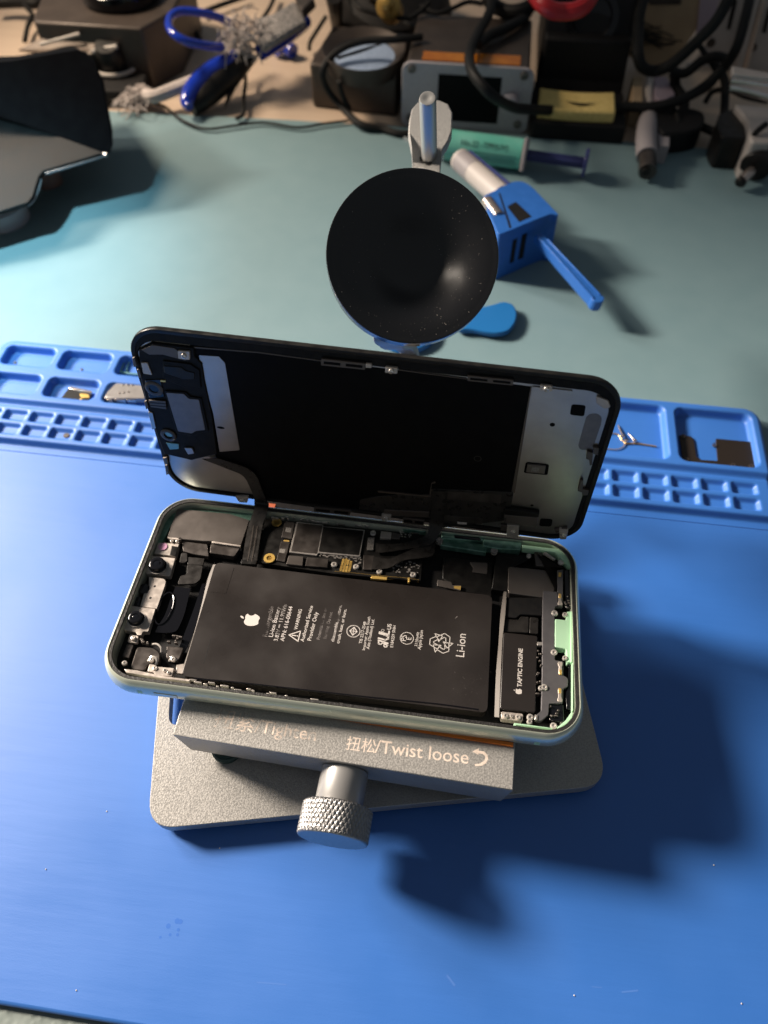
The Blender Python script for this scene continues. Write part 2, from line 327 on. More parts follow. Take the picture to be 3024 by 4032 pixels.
# ------------------------------------------------------------------ blue silicone repair mat (ridged parts tray along its far edge)
X0, X1, Y0, Y1 = -223.6, 135.0, -3.2, 258.6
wells = []
for i in range(6):
    x0 = -218.3+28.25*i; x1 = x0+24.2
    wells.append((x0, x1, 242.4, 254.9, 3.0, 3.9)); wells.append((x0, x1, 224.6, 236.9, 3.0, 3.9))
wells += [(-47.0, -16.0, 223.8, 254.7, 3, 3.9), (-11.4, 20.0, 223.8, 254.7, 3, 3.9), (24.5, 55.0, 223.8, 254.7, 3, 3.9), (59.6, 92.9, 223.8, 254.7, 3, 3.9), (97.5, 130.9, 223.8, 254.7, 3.5, 3.9)]
x = -216.0
while x < 128:
    wells.append((x, x+10.3, 210.4, 216.2, 1.0, 1.9)); wells.append((x, x+10.3, 202.2, 208.2, 1.0, 1.9)); x += 12.39
def sstep(a, b, x):
    t = min(1, max(0, (x-a)/(b-a))); return t*t*(3-2*t)
def sd(x, y, x0, x1, y0, y1, r):
    qx = abs(x-(x0+x1)/2)-(x1-x0)/2+r; qy = abs(y-(y0+y1)/2)-(y1-y0)/2+r
    return math.hypot(max(qx, 0), max(qy, 0))+min(max(qx, qy), 0)-r
def mat_h(x, y):
    if y < 196: h = 0.0
    elif y < 219.4: h = 3.0*sstep(198.2, 200.0, y)+0.0
    else: h = 3.0+2.0*sstep(219.6, 221.4, y)
    if 218.2 < y < 219.8: h -= 0.5*(1-abs(y-219.0)/0.8)
    for x0, x1, y0, y1, r, dp in wells:
        if x0-1 < x < x1+1 and y0-1 < y < y1+1: h -= dp*(1-sstep(-1.3, 0.45, sd(x, y, x0, x1, y0, y1, r)))
    e = sd(x, y, X0, X1, Y0, Y1, 7.0)
    h -= 0.9*sstep(-1.5, 0.0, e)
    return h
mb = MB(); sx = [X0+(X1-X0)*i/640 for i in range(641)]; sy = [195+(Y1-195)*j/128 for j in range(129)]
def corner(x, y):   # pull the grid onto the rounded far corners
    for cx, s in ((X0+7, -1), (X1-7, 1)):
        if (x-cx)*s > 0 and y > Y1-7:
            dx, dy = x-cx, y-(Y1-7); m = max(abs(dx), abs(dy)); l = math.hypot(dx, dy)
            if l > 1e-6: x, y = cx+dx*m/l, Y1-7+dy*m/l
    return x, y
grid = []
for yy in sy:
    for xx in sx:
        a, b = corner(xx, yy); grid.append((a, b, mat_h(a, b)))
fs = [(j*641+i, j*641+i+1, (j+1)*641+i+1, (j+1)*641+i) for j in range(128) for i in range(640)]
mb.add(grid, fs)
rim = [i for i in range(640)]+[j*641+640 for j in range(128)]+[128*641+i for i in range(640, 0, -1)]+[j*641 for j in range(128, 0, -1)]
lo = [(grid[i][0], grid[i][1], -1.2) for i in rim]; hi = [grid[i] for i in rim]
mb.loft([lo, hi], cap0=False, cap1=False)
base = thing('repair_mat', 'blue silicone repair mat with a parts tray of square wells along its far edge', 'repair mat')
obj('parts_tray', mb, 'blue_mat', base, sharp=70)
ws = MB()
out = [(X0, 195), (X0, Y0+7)]+[(X0+7-7*math.cos(math.radians(a)), Y0+7-7*math.sin(math.radians(a))) for a in range(10, 90, 10)]+[(X0+7, Y0), (X1-7, Y0)]+[(X1-7+7*math.sin(math.radians(a)), Y0+7-7*math.cos(math.radians(a))) for a in range(10, 90, 10)]+[(X1, Y0+7), (X1, 195)]
ws.frus(out, [(x+(0.7 if x < -40 else -0.7)*(1 if abs(x-X0) < 4 or abs(x-X1) < 4 else 0), y+(0.9 if y < 4 else 0)) for x, y in out], -1.2, 0.0)
obj('work_surface', ws, 'blue_mat', base, bevel=0.5)
st = MB()
for i_, (px, py, r) in enumerate([(-71.37,19.74,0.5),(-69.89,22.96,0.9),(-68.69,20.77,0.55),(-67.6,24.62,1),(-66.58,24.57,0.9),(-66.64,22.4,0.6),(-66.49,21.06,0.55)]): st.add([(a, b, 0.006+0.004*i_) for a, b in circle((px, py), r*0.8, 12)], [tuple(range(12))])
obj('damp_spot', st, 'stain', base, label='cluster of small damp spots on the blue silicone')
sc = MB()
for a, b, w_ in (((14.87,21.24), (17.08,19.19), 0.55), ((65.35,23.9), (69.71,24.89), 0.4), ((56.69,24.08), (59.37,24.26), 0.2), ((-39.93,12.29), (-31.52,12.84), 0.25), ((12.97,56.42), (14.02,57.26), 0.4)):
    sc = MB(); line_mb(sc, [a, b], w_, 0.015); obj('scuff_mark', sc, 'scuff', base)
for p in [(-112.8,33.21),(99.08,25.6),(-91.55,3.36),(51.54,21.23),(-60.1,46.49),(95.34,62.14),(-99.71,52.6)]:
    cr = MB(); cr.lathe((p[0], p[1], 0.0), (0, 0, 1), [(0.1, 0), (0.22, 0.08), (0.16, 0.2), (0.04, 0.26)], 8); tag(obj('crumb', cr, 'crumb'), 'tiny pale crumb of debris lying on the blue silicone', 'crumb', 'crumbs on the blue mat')
# ------------------------------------------------------------------ phone repair stand
stand = thing('phone_stand', 'silver sandblasted aluminium phone repair stand clamping the opened green phone', 'phone stand', (-20, 90, 0))
stand.location = (0, 0, 0)
bl, br = (-82.2, 47.4), (61.5, 80.2)
ex = (Vector(br)-Vector(bl)); LX = ex.length; ex.normalize(); ey = Vector((-ex.y, ex.x))
def bp(a, b): v = Vector(bl)+ex*a+ey*b; return (v.x, v.y)
outer = fillet([bp(0, 0), bp(LX, 0), bp(LX, 84), bp(0, 84)], 9, 8)
win = fillet([bp(4.2, 33), bp(40, 33), bp(40, 74), bp(4.2, 74)], 4, 8)
bpm = MB()
def slab_with_hole(mb, outer, hole, z0, z1):
    bm = bmesh.new()
    for loop in (outer, hole):
        vs = [bm.verts.new((p[0], p[1], z1)) for p in loop]
        for i in range(len(vs)): bm.edges.new((vs[i], vs[(i+1) % len(vs)]))
    bmesh.ops.triangle_fill(bm, use_beauty=True, edges=bm.edges[:])
    r = bmesh.ops.extrude_face_region(bm, geom=bm.faces[:])
    for e in r['geom']:
        if isinstance(e, bmesh.types.BMVert): e.co.z = z0
    bm.verts.index_update()
    mb.add([v.co[:] for v in bm.verts], [tuple(v.index for v in f.verts) for f in bm.faces]); bm.free()
slab_with_hole(bpm, outer, win, 3.0, 8.0)
obj('base_plate', bpm, 'alu', stand, bevel=0.7)
for a, b in ((10, 10), (LX-10, 10), (10, 78), (LX-10, 78)):
    c = bp(a, b); f_ = MB(); f_.lathe((c[0], c[1], 0), (0, 0, 1), [(4, 0), (4.6, 0.4), (4.6, 3.0)], 20); obj('rubber_foot', f_, 'rubber', stand)
pc = (-65.14,70.1); pm = MB(); pm.lathe((pc[0]+1.5, pc[1]+5.6, 8.0), (0, 0, 1), [(5.2, 0), (5.2, 1.6), (4.6, 2.2), (0.1, 2.3)], 24); obj('rubber_bumper', pm, 'bumper', stand)
# front jaw
ZT, ZB = 31.5, 13.0
jt = [(-75.59,70.56),(28.16,67.54),(28.32,81.89),(-75.14,84.07)]
jb = [(jt[0][0]+1.4, jt[0][1]+1.6), (jt[1][0]-1.4, jt[1][1]+1.6), (jt[2][0]-1.4, jt[2][1]), (jt[3][0]+1.4, jt[3][1])]
jm = MB(); jm.frus(jb, jt, ZB, ZT); obj('front_jaw', jm, 'alu', stand, bevel=0.35)
jx = (Vector(jt[1])-Vector(jt[0])).normalized(); jy = Vector((-jx.y, jx.x))
def jp(a, b): v = Vector(jt[0])+jx*a+jy*b; return (v.x, v.y)
JL = (Vector(jt[1])-Vector(jt[0])).length; JD = (Vector(jt[3])-Vector(jt[0])).length
gp = MB(); gp.prism([jp(2.0, JD-0.8), jp(JL-1.0, JD-0.8), jp(JL-1.0, JD+0.35), jp(2.0, JD+0.35)], ZT-6, ZT+1.0); obj('grip_pad', gp, 'orange', stand)
# rear jaw, slide rods and neck under the phone
rj = MB(); rj.prism([jp(2, JD+77.5), jp(JL-2, JD+77.5), jp(JL-2, JD+84), jp(2, JD+84)], 11, 20); obj('rear_jaw', rj, 'module', stand, bevel=0.6)  # aluminium jaw coloured black for the shade in the hinge gap
gp = MB(); gp.prism([jp(3, JD+76.0), jp(JL-3, JD+76.0), jp(JL-3, JD+86), jp(3, JD+86)], 20.2, 25.6); obj('grip_pad', gp, 'module', stand)  # orange pad blackened in its colour for the shade under the display
gp = MB(); gp.prism([jp(5.2, JD+76.2), jp(9, JD+76.2), jp(9, JD+79), jp(5.2, JD+79)], 25.7, 27.2); obj('pad_lit_end', gp, 'pad_tip', stand)  # lit end of the rear pad, a separate piece in orange
for a in (30, 66):
    p0, p1 = jp(a, JD-1), jp(a, JD+80); r = MB(); r.cyl((*p0, 20), (*p1, 20), 2.5); obj('slide_rod', r, 'alu_smooth', stand)
c = jp(48, JD+38); nk = MB(); nk.lathe((c[0], c[1], 8), (0, 0, 1), [(16, 0), (16, 2), (9, 4), (9, 10)], 40); nk.prism([jp(22, JD+26), jp(74, JD+26), jp(74, JD+50), jp(22, JD+50)], 16.5, 24); obj('swivel_neck', nk, 'alu', stand, bevel=0.5)
# lettering on the jaw
t = MB(); text_mb('/Tighten', (-50.95,74.72), (-31.87,74.37), ZT, 0.015, t, 0.004)
obj('lettering', t, 'faint_etch', stand)
t = MB(); text_mb('\u626d\u7d27', (-63.86,75.11), (-51.25,74.76), ZT, 0.015, t); obj('lettering', t, M['faint_etch'], stand)
t = MB(); text_mb('\u626d\u677e', (-22.37,73.36), (-13.41,73.32), ZT, 0.015, t, 0.003); obj('lettering', t, 'etch', stand)
t = MB(); text_mb('/Twist loose', (-13.55,73.3), (14.61,73.61), ZT, 0.015, t, 0.006); obj('lettering', t, 'etch', stand)
a_ = MB(); flat(a_, [(15.55,77.45),(17.53,78.8),(17.45,77.92),(19.08,77.99),(20.13,76.98),(20.41,75.87),(19.85,74.51),(18.63,73.57),(16.68,73.17),(16.5,73.79),(18.03,74.13),(19.11,74.99),(19.56,75.9),(19.38,76.59),(18.71,77.08),(17.42,77.13),(17.38,76.69)], ZT+0.02); obj('arrow_mark', a_, 'etch', stand)
# thumb screw
KC = Vector((-22.9, 49.2, 22.2)); kd = Vector((-jy.x, -jy.y, -0.02)).normalized()
jaw_front = KC+kd*(-14.6)
sh = MB(); sh.lathe(KC-kd*20, kd, [(7.3, 0), (7.3, 10.2), (6.9, 10.8)], 48); obj('screw_collar', sh, 'collar', stand)
kn = MB(); u = kd.orthogonal().normalized(); w_ = kd.cross(u); NR, NL, KR, KLen = 384, 60, 10.7, 9.4
rings = []
k0 = KC-kd*9.4
def kring(r, hh): return [k0+kd*hh+(u*math.cos(2*math.pi*k/NR)+w_*math.sin(2*math.pi*k/NR))*r for k in range(NR)]
rings.append(kring(6.5, 0.0)); rings.append(kring(10.2, 0.0))
for j in range(NL+1):
    hh = 0.4+(KLen-0.8)*j/NL; rr = []
    for k in range(NR):
        th = 2*math.pi*k/NR; q1 = (th*KR/1.42+hh/2.7) % 1.0; q2 = (th*KR/1.42-hh/2.7) % 1.0
        g = min(abs(q1-0.5), abs(q2-0.5)); r = KR-0.30*(1-min(1, g/0.26))
        rr.append(k0+kd*hh+(u*math.cos(th)+w_*math.sin(th))*r)
    rings.append(rr)
rings.append(kring(10.45, KLen)); rings.append(kring(10.1, KLen+0.25))
kn.loft(rings); obj('thumb_screw', kn, 'alu_smooth', stand, sharp=28)
# swing arm and suction cup
CC = Vector((-19.1, 207.5, 109.0)); vdir = (Vector((0, 0, 262))-CC).normalized()
cn = Vector((0.13, -0.60, 0.785)).normalized()
cup = MB(); prof = [(3.0, 0.0)]
R_ = 27.6
prof = [(max(.01, 26.4*k/26), -6.2-6.0*math.cos(math.pi*(26.4*k/26)/27.5)) for k in range(27)]+[(27.1, 0.0), (27.45, 0.0), (27.65, -0.3), (27.7, -0.9), (27.6, -6.4), (27.1, -7.0), (24, -8.6), (19, -12), (13, -14), (10.5, -16), (9.5, -21), (0.01, -21)]
cup.lathe(CC, cn, prof, 96, caps=False)
co = obj('suction_cup', cup, 'cup_rubber', stand, sharp=50, label='black rubber suction cup facing up')
hub = CC-cn*21
hb = MB(); hb.lathe(CC-cn*26, cn, [(7.5, 0), (8.2, 0.6), (8.2, 5.4)], 32); obj('cup_hub', hb, 'alu_smooth', stand)
# lever plate with its pull rod
pr = [(-30.55,296.08,97),(-31.23,304.94,97),(-31.25,314.19,97),(-29.42,319.84,97),(-26.15,322.32,97),(-20.54,322.62,97),(-16.8,320.07,97),(-14.52,313.63,97),(-13.56,299.5,97),(-14.39,291.92,97),(-16.15,285.63,97),(-16.23,281.76,93),(-16.1,272.56,88),(-25.2,271.39,88),(-27.26,282.73,93),(-27.99,285.33,97)]
lv = MB(); lv.sheet(pr, 4.0); obj('lever_plate', lv, 'alu', stand, bevel=0.5)
rb = Vector((*(-20.97,285.26), 97)); rt = Vector((*(-21.61,271.08), 127))
rd = MB(); ax_ = (rt-rb); Lr = ax_.length; rd.lathe(rb-ax_.normalized()*3, ax_, [(3.05, 0), (3.05, Lr+2.0), (2.75, Lr+2.9), (2.0, Lr+3.0), (1.2, Lr+2.7), (0.01, Lr+2.6)], 32, caps=False); obj('pull_rod', rd, 'rod_steel', stand)
rg = MB(); rg.lathe(rb-Vector((0, 0, 0.1)), (0, 0, 1), [(3.9, 0), (3.9, 0.25), (3.0, 0.25)], 28); obj('rod_collar', rg, 'black', stand)
aL = [hub+Vector((-6, 4, -2))]+[Vector(p) for p in [(-31.22,200.62,84),(-29.49,206.52,72),(-22.4,214.23,58)]]+[Vector((-16, 176, 30)), Vector((-16, 150, 12))]
aR = [hub+Vector((6, 2, -2))]+[Vector(p) for p in [(-21.76,201.84,84),(-21.36,207.57,72),(-15.61,214,58)]]+[Vector((-4, 176, 30)), Vector((-4, 150, 12))]
am = MB(); am.ribbon(aL, aR, 4.0, 6); obj('swing_arm', am, 'alu', stand, bevel=0.4)
af = MB(); af.box(-22, 2, 138, 156, 8.0, 14.0); obj('arm_mount', af, 'alu', stand, bevel=0.5)
# ------------------------------------------------------------------ opened phone
phone = bpy.data.objects.new('smartphone', None); COL.objects.link(phone); phone.matrix_world = Matrix(((0.99974,-0.00833,0.02100,-0.02719),(0.00705,0.99839,0.06029,0.11926),(-0.02146,-0.06012,0.99820,0.03711),(0,0,0,1))); phone.empty_display_size = 0.02
tag(phone, 'opened mint green smartphone in the stand, screen lifted and inside showing', 'smartphone')
def P_(name, mb, m, parent=None, bevel=0.0, sharp=35, label=None): return obj(name, mb, m, parent or phone, bevel, sharp, label)
# housing: rounded frame, lip, inner wall and floor
OW, OH, OR = 150.9, 75.7, 12.5
rings = []
for ins, w in ((4.2, -8.3), (2.4, -8.25), (1.1, -7.7), (0.35, -6.6), (0.0, -5.2), (0.0, -3.6), (0.25, -2.2), (0.75, -0.95), (1.35, -0.15), (1.6, 0.0), (1.75, -0.05), (1.85, -0.5), (2.95, -0.55), (3.05, -0.75), (3.1, -6.6)):
    rings.append([(x, y, w) for x, y in rrect(OW-2*ins, OH-2*ins, max(1, OR-ins), 12)])
hm = MB(); hm.loft(rings); housing = P_('housing', hm, 'green', sharp=40)
gk = MB(); a_, b_ = rrect(OW-3.6, OH-3.6, OR-1.8, 12), rrect(OW-6.2, OH-6.2, OR-3.1, 12)
gk.loft([[(x, y, -0.54) for x, y in a_], [(x, y, -0.22) for x, y in rrect(OW-3.9, OH-3.9, OR-1.95, 12)], [(x, y, -0.26) for x, y in rrect(OW-5.8, OH-5.8, OR-2.9, 12)], [(x, y, -0.6) for x, y in b_]], cap0=False, cap1=False); P_('seal_gasket', gk, 'gasket')
fl = MB(); fl.prism(rrect(OW-6.25, OH-6.25, OR-3.1, 12), -6.6, -6.1); P_('back_floor', fl, 'black_matte')
# antenna bands and side button on the front side
def edge_strip(x0, x1, y, inward, w0, w1, m, name):
    s_ = MB(); s_.box(x0, x1, y-0.05, y+0.3, max(w0, -5.3), min(w1, -3.5)); return P_(name, s_, m, bevel=0.1)
u0 = (61.43,-35.8); edge_strip(u0[0]-0.9, u0[0]+0.9, -37.85, 0, -6.0, -2.4, 'green_pale', 'antenna_band')
u0 = (-60.79,-35.55); edge_strip(u0[0]-0.8, u0[0]+0.8, -37.85, 0, -6.0, -2.4, 'green_pale', 'antenna_band')
u0 = (-52.67,-36.69); edge_strip(u0[0]-3.7, u0[0]+3.7, -37.98, 0, -5.6, -3.0, 'green', 'side_button')
# battery
bt = [(-49.06,10.71),(45.3,10.66),(45.34,-30.46),(-48.34,-31.2)]
bb = MB(); cxm = sum(p[0] for p in bt)/4; cym = sum(p[1] for p in bt)/4
def grow(pts, g): return [(x+math.copysign(g, x-cxm), y+math.copysign(g, y-cym)) for x, y in pts]
bb.loft([[(x, y, -6.0) for x, y in fillet(grow(bt, 0.5), 2)], [(x, y, -3.6) for x, y in fillet(grow(bt, 0.5), 2)], [(x, y, -2.6) for x, y in fillet(grow(bt, 0.25), 2)], [(x, y, -2.2) for x, y in fillet(grow(bt, -0.6), 2)]])
battery = P_('battery', bb, 'battery', sharp=60)
TB = -2.2
tb = MB(); tb.prism([(-48.47,10.6),(-42.87,10.05),(-42.98,-0.5),(-48.45,-0.63)], TB, TB+0.06); obj('adhesive_tab', tb, 'battery', battery)
def batt_text(body, p0, p1, m='white_ink', bold=0.006):
    obj('printed_text', text_mb(body, p0, p1, TB, 0.02, None, bold), m, battery)
batt_text('Rechargeable', (-25.83,-14.71), (-25.99,-3.23), 'faint_ink')
batt_text('Li-ion Battery', (-23.98,-14.57), (-23.78,-3.25), 'worn_ink')
batt_text('3.83V \u2393 11.91Wh', (-22.11,-15.8), (-21.8,-2.11), 'worn_ink')
batt_text('APN: 616-00644', (-20.06,-15.63), (-19.79,-2.49), 'worn_ink')
batt_text('WARNING', (-16.66,-10.86), (-16.56,-3.08))
batt_text('Authorized Service', (-13.73,-14.87), (-13.21,-1.3))
batt_text('Provider Only', (-11.49,-14.19), (-11.07,-3.42))
batt_text('Potential for fire or', (-8.84,-13.39), (-8.43,-1.41), 'faint_ink')
batt_text('burning. Do not', (-6.8,-12.79), (-6.39,-2.76), 'faint_ink')
batt_text('disassemble, puncture,', (-4.14,-13.54), (-3.78,0.3), 'worn_ink')
batt_text('crush, heat, or burn.', (-2.33,-13.9), (-1.94,-0.95), 'white_ink')
batt_text('TIS 2217-2548', (4.81,-13.02), (5.14,-4.82))
batt_text('Importer: Apple South', (6.16,-15.16), (6.25,-2.73))
batt_text('Asia (Thailand) Ltd.', (7.44,-14.62), (7.7,-3.49))
batt_text('E184259 SNH', (14.95,-12.96), (15,-4.9))
batt_text('3110mAh', (22.64,-11.52), (22.79,-6.28))
batt_text('Apple Japan', (23.82,-12.52), (23.91,-5.36))
batt_text('Li-ion', (37.82,-13.3), (37.92,-4.85), 'white_ink', 0.004)
batt_text('c', (13.2,-13.27), (13.11,-12.11), 'white_ink', 0.02)
batt_text('US', (13.54,-6.57), (13.45,-4.48), 'white_ink', 0.02)
def fruit_logo(mb, c, r, dirx, z):   # printed fruit mark with a bite, stalk leaf; dirx = unit vector pointing to the mark's right
    dx = Vector(dirx).normalized(); up = Vector((-dx.y, dx.x))
    body = [(0, .78), (.2, .86), (.45, .88), (.68, .80), (.80, .66), (.62, .48), (.55, .24), (.60, .02), (.72, -.14), (.90, -.26), (.78, -.58), (.58, -.88), (.38, -1.0), (.18, -.94), (0, -.90), (-.18, -.94), (-.38, -1.0), (-.60, -.86), (-.80, -.50), (-.90, -.10), (-.90, .25), (-.78, .60), (-.55, .83), (-.28, .88)]
    leaf = [(.02, .98), (.03, 1.22), (.16, 1.42), (.36, 1.52), (.37, 1.30), (.24, 1.08)]
    for s_ in (fillet(body, .12, 3), leaf):
        pts = [(c[0]+(dx.x*a+up.x*b)*r, c[1]+(dx.y*a+up.y*b)*r) for a, b in s_]
        bm = bmesh.new(); vs = [bm.verts.new((p[0], p[1], z)) for p in pts]; [bm.edges.new((vs[i], vs[(i+1) % len(vs)])) for i in range(len(vs))]
        bmesh.ops.triangle_fill(bm, use_beauty=True, edges=bm.edges[:]); bm.verts.index_update()
        mb.add([v.co[:] for v in bm.verts], [tuple(v.index for v in f.verts) for f in bm.faces]); bm.free()
    return mb
rdir = Vector((-16.56,-3.08))-Vector((-16.66,-10.86))
obj('printed_logo', fruit_logo(MB(), (-32.21,-9.23), 2.6, rdir, TB+0.02), 'white_ink', battery)
rx = rdir.normalized(); ru = Vector((-rx.y, rx.x))
def bt2(c, a, b): return (c[0]+rx.x*a+ru.x*b, c[1]+rx.y*a+ru.y*b)
ic = (-17.06,-13.05); wm = MB(); line_mb(wm, [bt2(ic, -1.9, -1.5), bt2(ic, 1.9, -1.5), bt2(ic, 0, 1.9)], 0.32, TB+0.02, True); line_mb(wm, [bt2(ic, 0, -0.4), bt2(ic, 0, 0.8)], 0.34, TB+0.02); flat(wm, circle(bt2(ic, 0, -0.95), 0.22, 8), TB+0.02); obj('warning_mark', wm, 'white_ink', battery)
ic = (1.5,-8.82); wm = MB(); line_mb(wm, circle(ic, 2.15, 32), 0.30, TB+0.02, True); dm = [bt2(ic, -1.5, 0), bt2(ic, 0, -1.2), bt2(ic, 1.5, 0), bt2(ic, 0, 1.2)]; line_mb(wm, dm, 0.26, TB+0.02, True); line_mb(wm, [dm[0], dm[2]], 0.24, TB+0.023); line_mb(wm, [dm[1], dm[3]], 0.24, TB+0.023); obj('certification_mark', wm, 'white_ink', battery)
ic = (18.99,-9); wm = MB(); line_mb(wm, circle(ic, 2.15, 32), 0.26, TB+0.02, True); text_mb('PS', bt2(ic, -1.1, 0.15), bt2(ic, 1.1, 0.15), TB, 0.02, wm); text_mb('E', bt2(ic, -0.45, -1.45), bt2(ic, 0.5, -1.45), TB, 0.02, wm); obj('certification_mark', wm, 'white_ink', battery)
ic = (11.55,-9.73); wm = MB()   # recognised-component mark: leaning mirrored R joined to a U
def ln(a, w): line_mb(wm, [bt2(ic, p[0]*.85, p[1]*.95) for p in a], w*.9, TB+0.02)
ln([(-2.3, -1.6), (-1.5, 1.6)], .62); ln([(-2.0, 1.5), (-3.0, 1.4), (-3.1, .5), (-2.2, .1)], .5); ln([(-2.2, 0), (-3.2, -1.6)], .6)
ln([(-0.6, 1.7), (-1.0, -.6), (-.4, -1.5), (.6, -1.5), (1.1, -.6), (1.5, 1.7)], .62); ln([(2.0, 1.7), (1.5, -1.5), (2.9, -1.5)], .62)
rc = bt2(ic, 2.5, 0.7); line_mb(wm, circle(rc, 0.45, 12), 0.16, TB+0.02, True); obj('certification_mark', wm, 'white_ink', battery)
ic = (30.12,-9.18); wm = MB()   # three chasing arrows
for k in range(3):
    a0 = 90+120*k; ca, sa = math.cos(math.radians(a0-90)), math.sin(math.radians(a0-90))
    def rt_(p): return bt2(ic, p[0]*ca-p[1]*sa, p[0]*sa+p[1]*ca)
    line_mb(wm, [rt_(p) for p in ((-2.4, 0.9), (-1.1, 3.6), (1.0, 3.6), (2.2, 1.7), (3.1, 2.3), (2.6, -0.3), (0.3, 0.8), (1.1, 1.15), (0.2, 2.4), (-0.3, 2.4), (-1.1, 0.4))], 0.26, TB+0.02, True)
obj('recycling_mark', wm, 'white_ink', battery)
sm = MB(); line_mb(sm, [(-43.47,-17.99),(-43.36,-22.64),(-43.35,-26.81)], 0.25, TB+0.015); obj('crease', sm, 'black_matte', battery)
dm = MB(); line_mb(dm, [(33.94,0.33),(34.6,1.39)], 0.3, TB+0.03)
for _ in range(60):
    q = (39.64,-20.73); flat(dm, circle((q[0]+random.gauss(0, 5.0), q[1]+random.gauss(-2, 4.0)), random.uniform(0.04, 0.10), 5), TB+0.02)
bx0, bx1 = min(p[0] for p in bt), max(p[0] for p in bt); by0, by1 = min(p[1] for p in bt), max(p[1] for p in bt)
dm2 = MB()
for i, p in enumerate(dm.v): pass
obj('dust_speck', dm, 'faint_ink', battery)
# --- screw prototype
def screw_mesh(r, m='chrome'):
    s_ = MB(); s_.lathe((0, 0, 0), (0, 0, 1), [(r, -0.5), (r, 0.15), (r*.86, 0.33), (r*.5, 0.40), (r*.42, 0.12), (0.01, 0.10)], 18, caps=False)
    o = obj('screw', s_, m); me = o.data; bpy.data.objects.remove(o); return me
SCR = {r: screw_mesh(r) for r in (0.62, 0.85, 1.05)}
def screws(parent, r, w, pts):
    for p in pts: shared('screw', SCR[r], parent, (p[0], p[1], w), (random.uniform(-.12, .12), random.uniform(-.12, .12), random.uniform(0, 3)))
# --- left end: camera shield, front cameras, earpiece flexes
cs = MB(); cs.prism(fillet([(-69.59,32.5),(-62.26,32.71),(-50.42,33.03),(-42.45,31.19),(-42.82,19.79),(-52.95,20.22),(-56.29,19.74),(-69.33,19.28)], .5), -5.5, -2.3); P_('camera_shield', cs, 'shield', bevel=0.15)
ce = MB(); ce.prism([(-53.33,20.08),(-42.82,19.7),(-42.81,19),(-53.2,19.34)], -5.0, -2.15); ce.prism([(-69.49,19.47),(-65.02,19.74),(-64.93,19.04),(-68.05,18.83)], -5, -2.2); P_('shield_clip', ce, 'pale_steel', bevel=0.1)
c2_ = MB(); c2_.prism(fillet([(-63.95,19.01),(-54.86,19.04),(-52.9,13.95),(-58.32,14.19),(-62.36,14.91)], .5), -5.5, -3.0); c2_.prism(fillet([(-53.64,19.29),(-43.04,19.12),(-44.05,15.15),(-53,15.49)], .8), -5.5, -2.9); P_('camera_shield', c2_, 'shield_dark', bevel=0.15)
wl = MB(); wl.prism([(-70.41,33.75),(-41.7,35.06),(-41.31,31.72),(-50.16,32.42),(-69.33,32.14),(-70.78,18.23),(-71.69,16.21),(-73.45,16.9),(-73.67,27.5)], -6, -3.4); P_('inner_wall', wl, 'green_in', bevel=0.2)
bs = MB(); bs.prism([(-71.97,16.99),(-64.51,17.5),(-64.14,12.15),(-71.82,12.24)], -5, -2.6); s1 = P_('sensor_plate', bs, 'pale_steel', bevel=0.12)
pk = MB(); q = (-69.69,15.38); pk.lathe((*q, -2.7), (0, 0, 1), [(1.55, 0), (1.55, .4), (0.01, .42)], 20); obj('sensor_window', pk, 'pink_lens', s1)
sq = MB(); sq.prism([(-66.71,16.26),(-64.47,16.11),(-64.14,12.21),(-66.29,12.37)], -3, -2.4); obj('sensor_port', sq, 'black', s1, bevel=0.1)
def cam_module(poly, lc, lr, hgt, label):
    b = MB(); b.prism(fillet(poly, .5), -5, -2.7); o = P_('front_camera', b, 'pale_steel', bevel=0.12, label=label)
    c = MB(); c.lathe((*lc, -2.8), (0, 0, 1), [(lr*1.18, 0), (lr*1.18, hgt*.35), (lr, hgt*.4), (lr, hgt), (lr*.9, hgt+.15), (lr*.55, hgt+.1), (lr*.5, hgt-.15), (.01, hgt-.2)], 32, caps=False); lb = obj('lens_barrel', c, 'black_gloss', o, sharp=40)
    r = MB(); r.lathe((*lc, -2.8), (0, 0, 1), [(lr*1.18+.25, 0), (lr*1.18+.25, hgt*.3), (lr*1.18, hgt*.3)], 32); obj('barrel_ring', r, 'silver', o)
    l = MB(); l.lathe((lc[0], lc[1], -2.8+hgt-.12), (0, 0, 1), [(lr*.5, 0), (lr*.3, .12), (.01, .16)], 20, caps=False); obj('lens', l, 'lens', o)
cam_module([(-72.86,11.24),(-64.03,11.45),(-63.59,3.99),(-72.27,3.91)], (-68.75,6.99), 2.55, 2.4, 'upper front camera with a tall black lens barrel')
cam_module([(-72.58,-9.23),(-64.53,-9.26),(-64.2,-17.92),(-65.95,-18.01),(-66,-19.48),(-67.4,-19.56),(-68.14,-18.59),(-72.39,-18.27)], (-69.25,-14.27), 2.25, 2.2, 'lower front camera with a glinting lens')
mb_ = MB(); mb_.prism([(-70.78,2.82),(-65.74,2.87),(-65.07,2.53),(-64.45,1.74),(-64.29,0.23),(-64.23,-9.04),(-69.99,-8.89),(-70.35,-3.65),(-69.3,-3.5),(-69.7,-0.54)], -5, -3.0); br_ = P_('camera_bracket', mb_, 'pale_steel', bevel=0.12)
h_ = MB()
for q in [(-67.62,-5.27),(-67.64,-0.59)]: flat(h_, circle(q, .42, 12), -2.985)
obj('bracket_hole', h_, 'black_matte', br_)
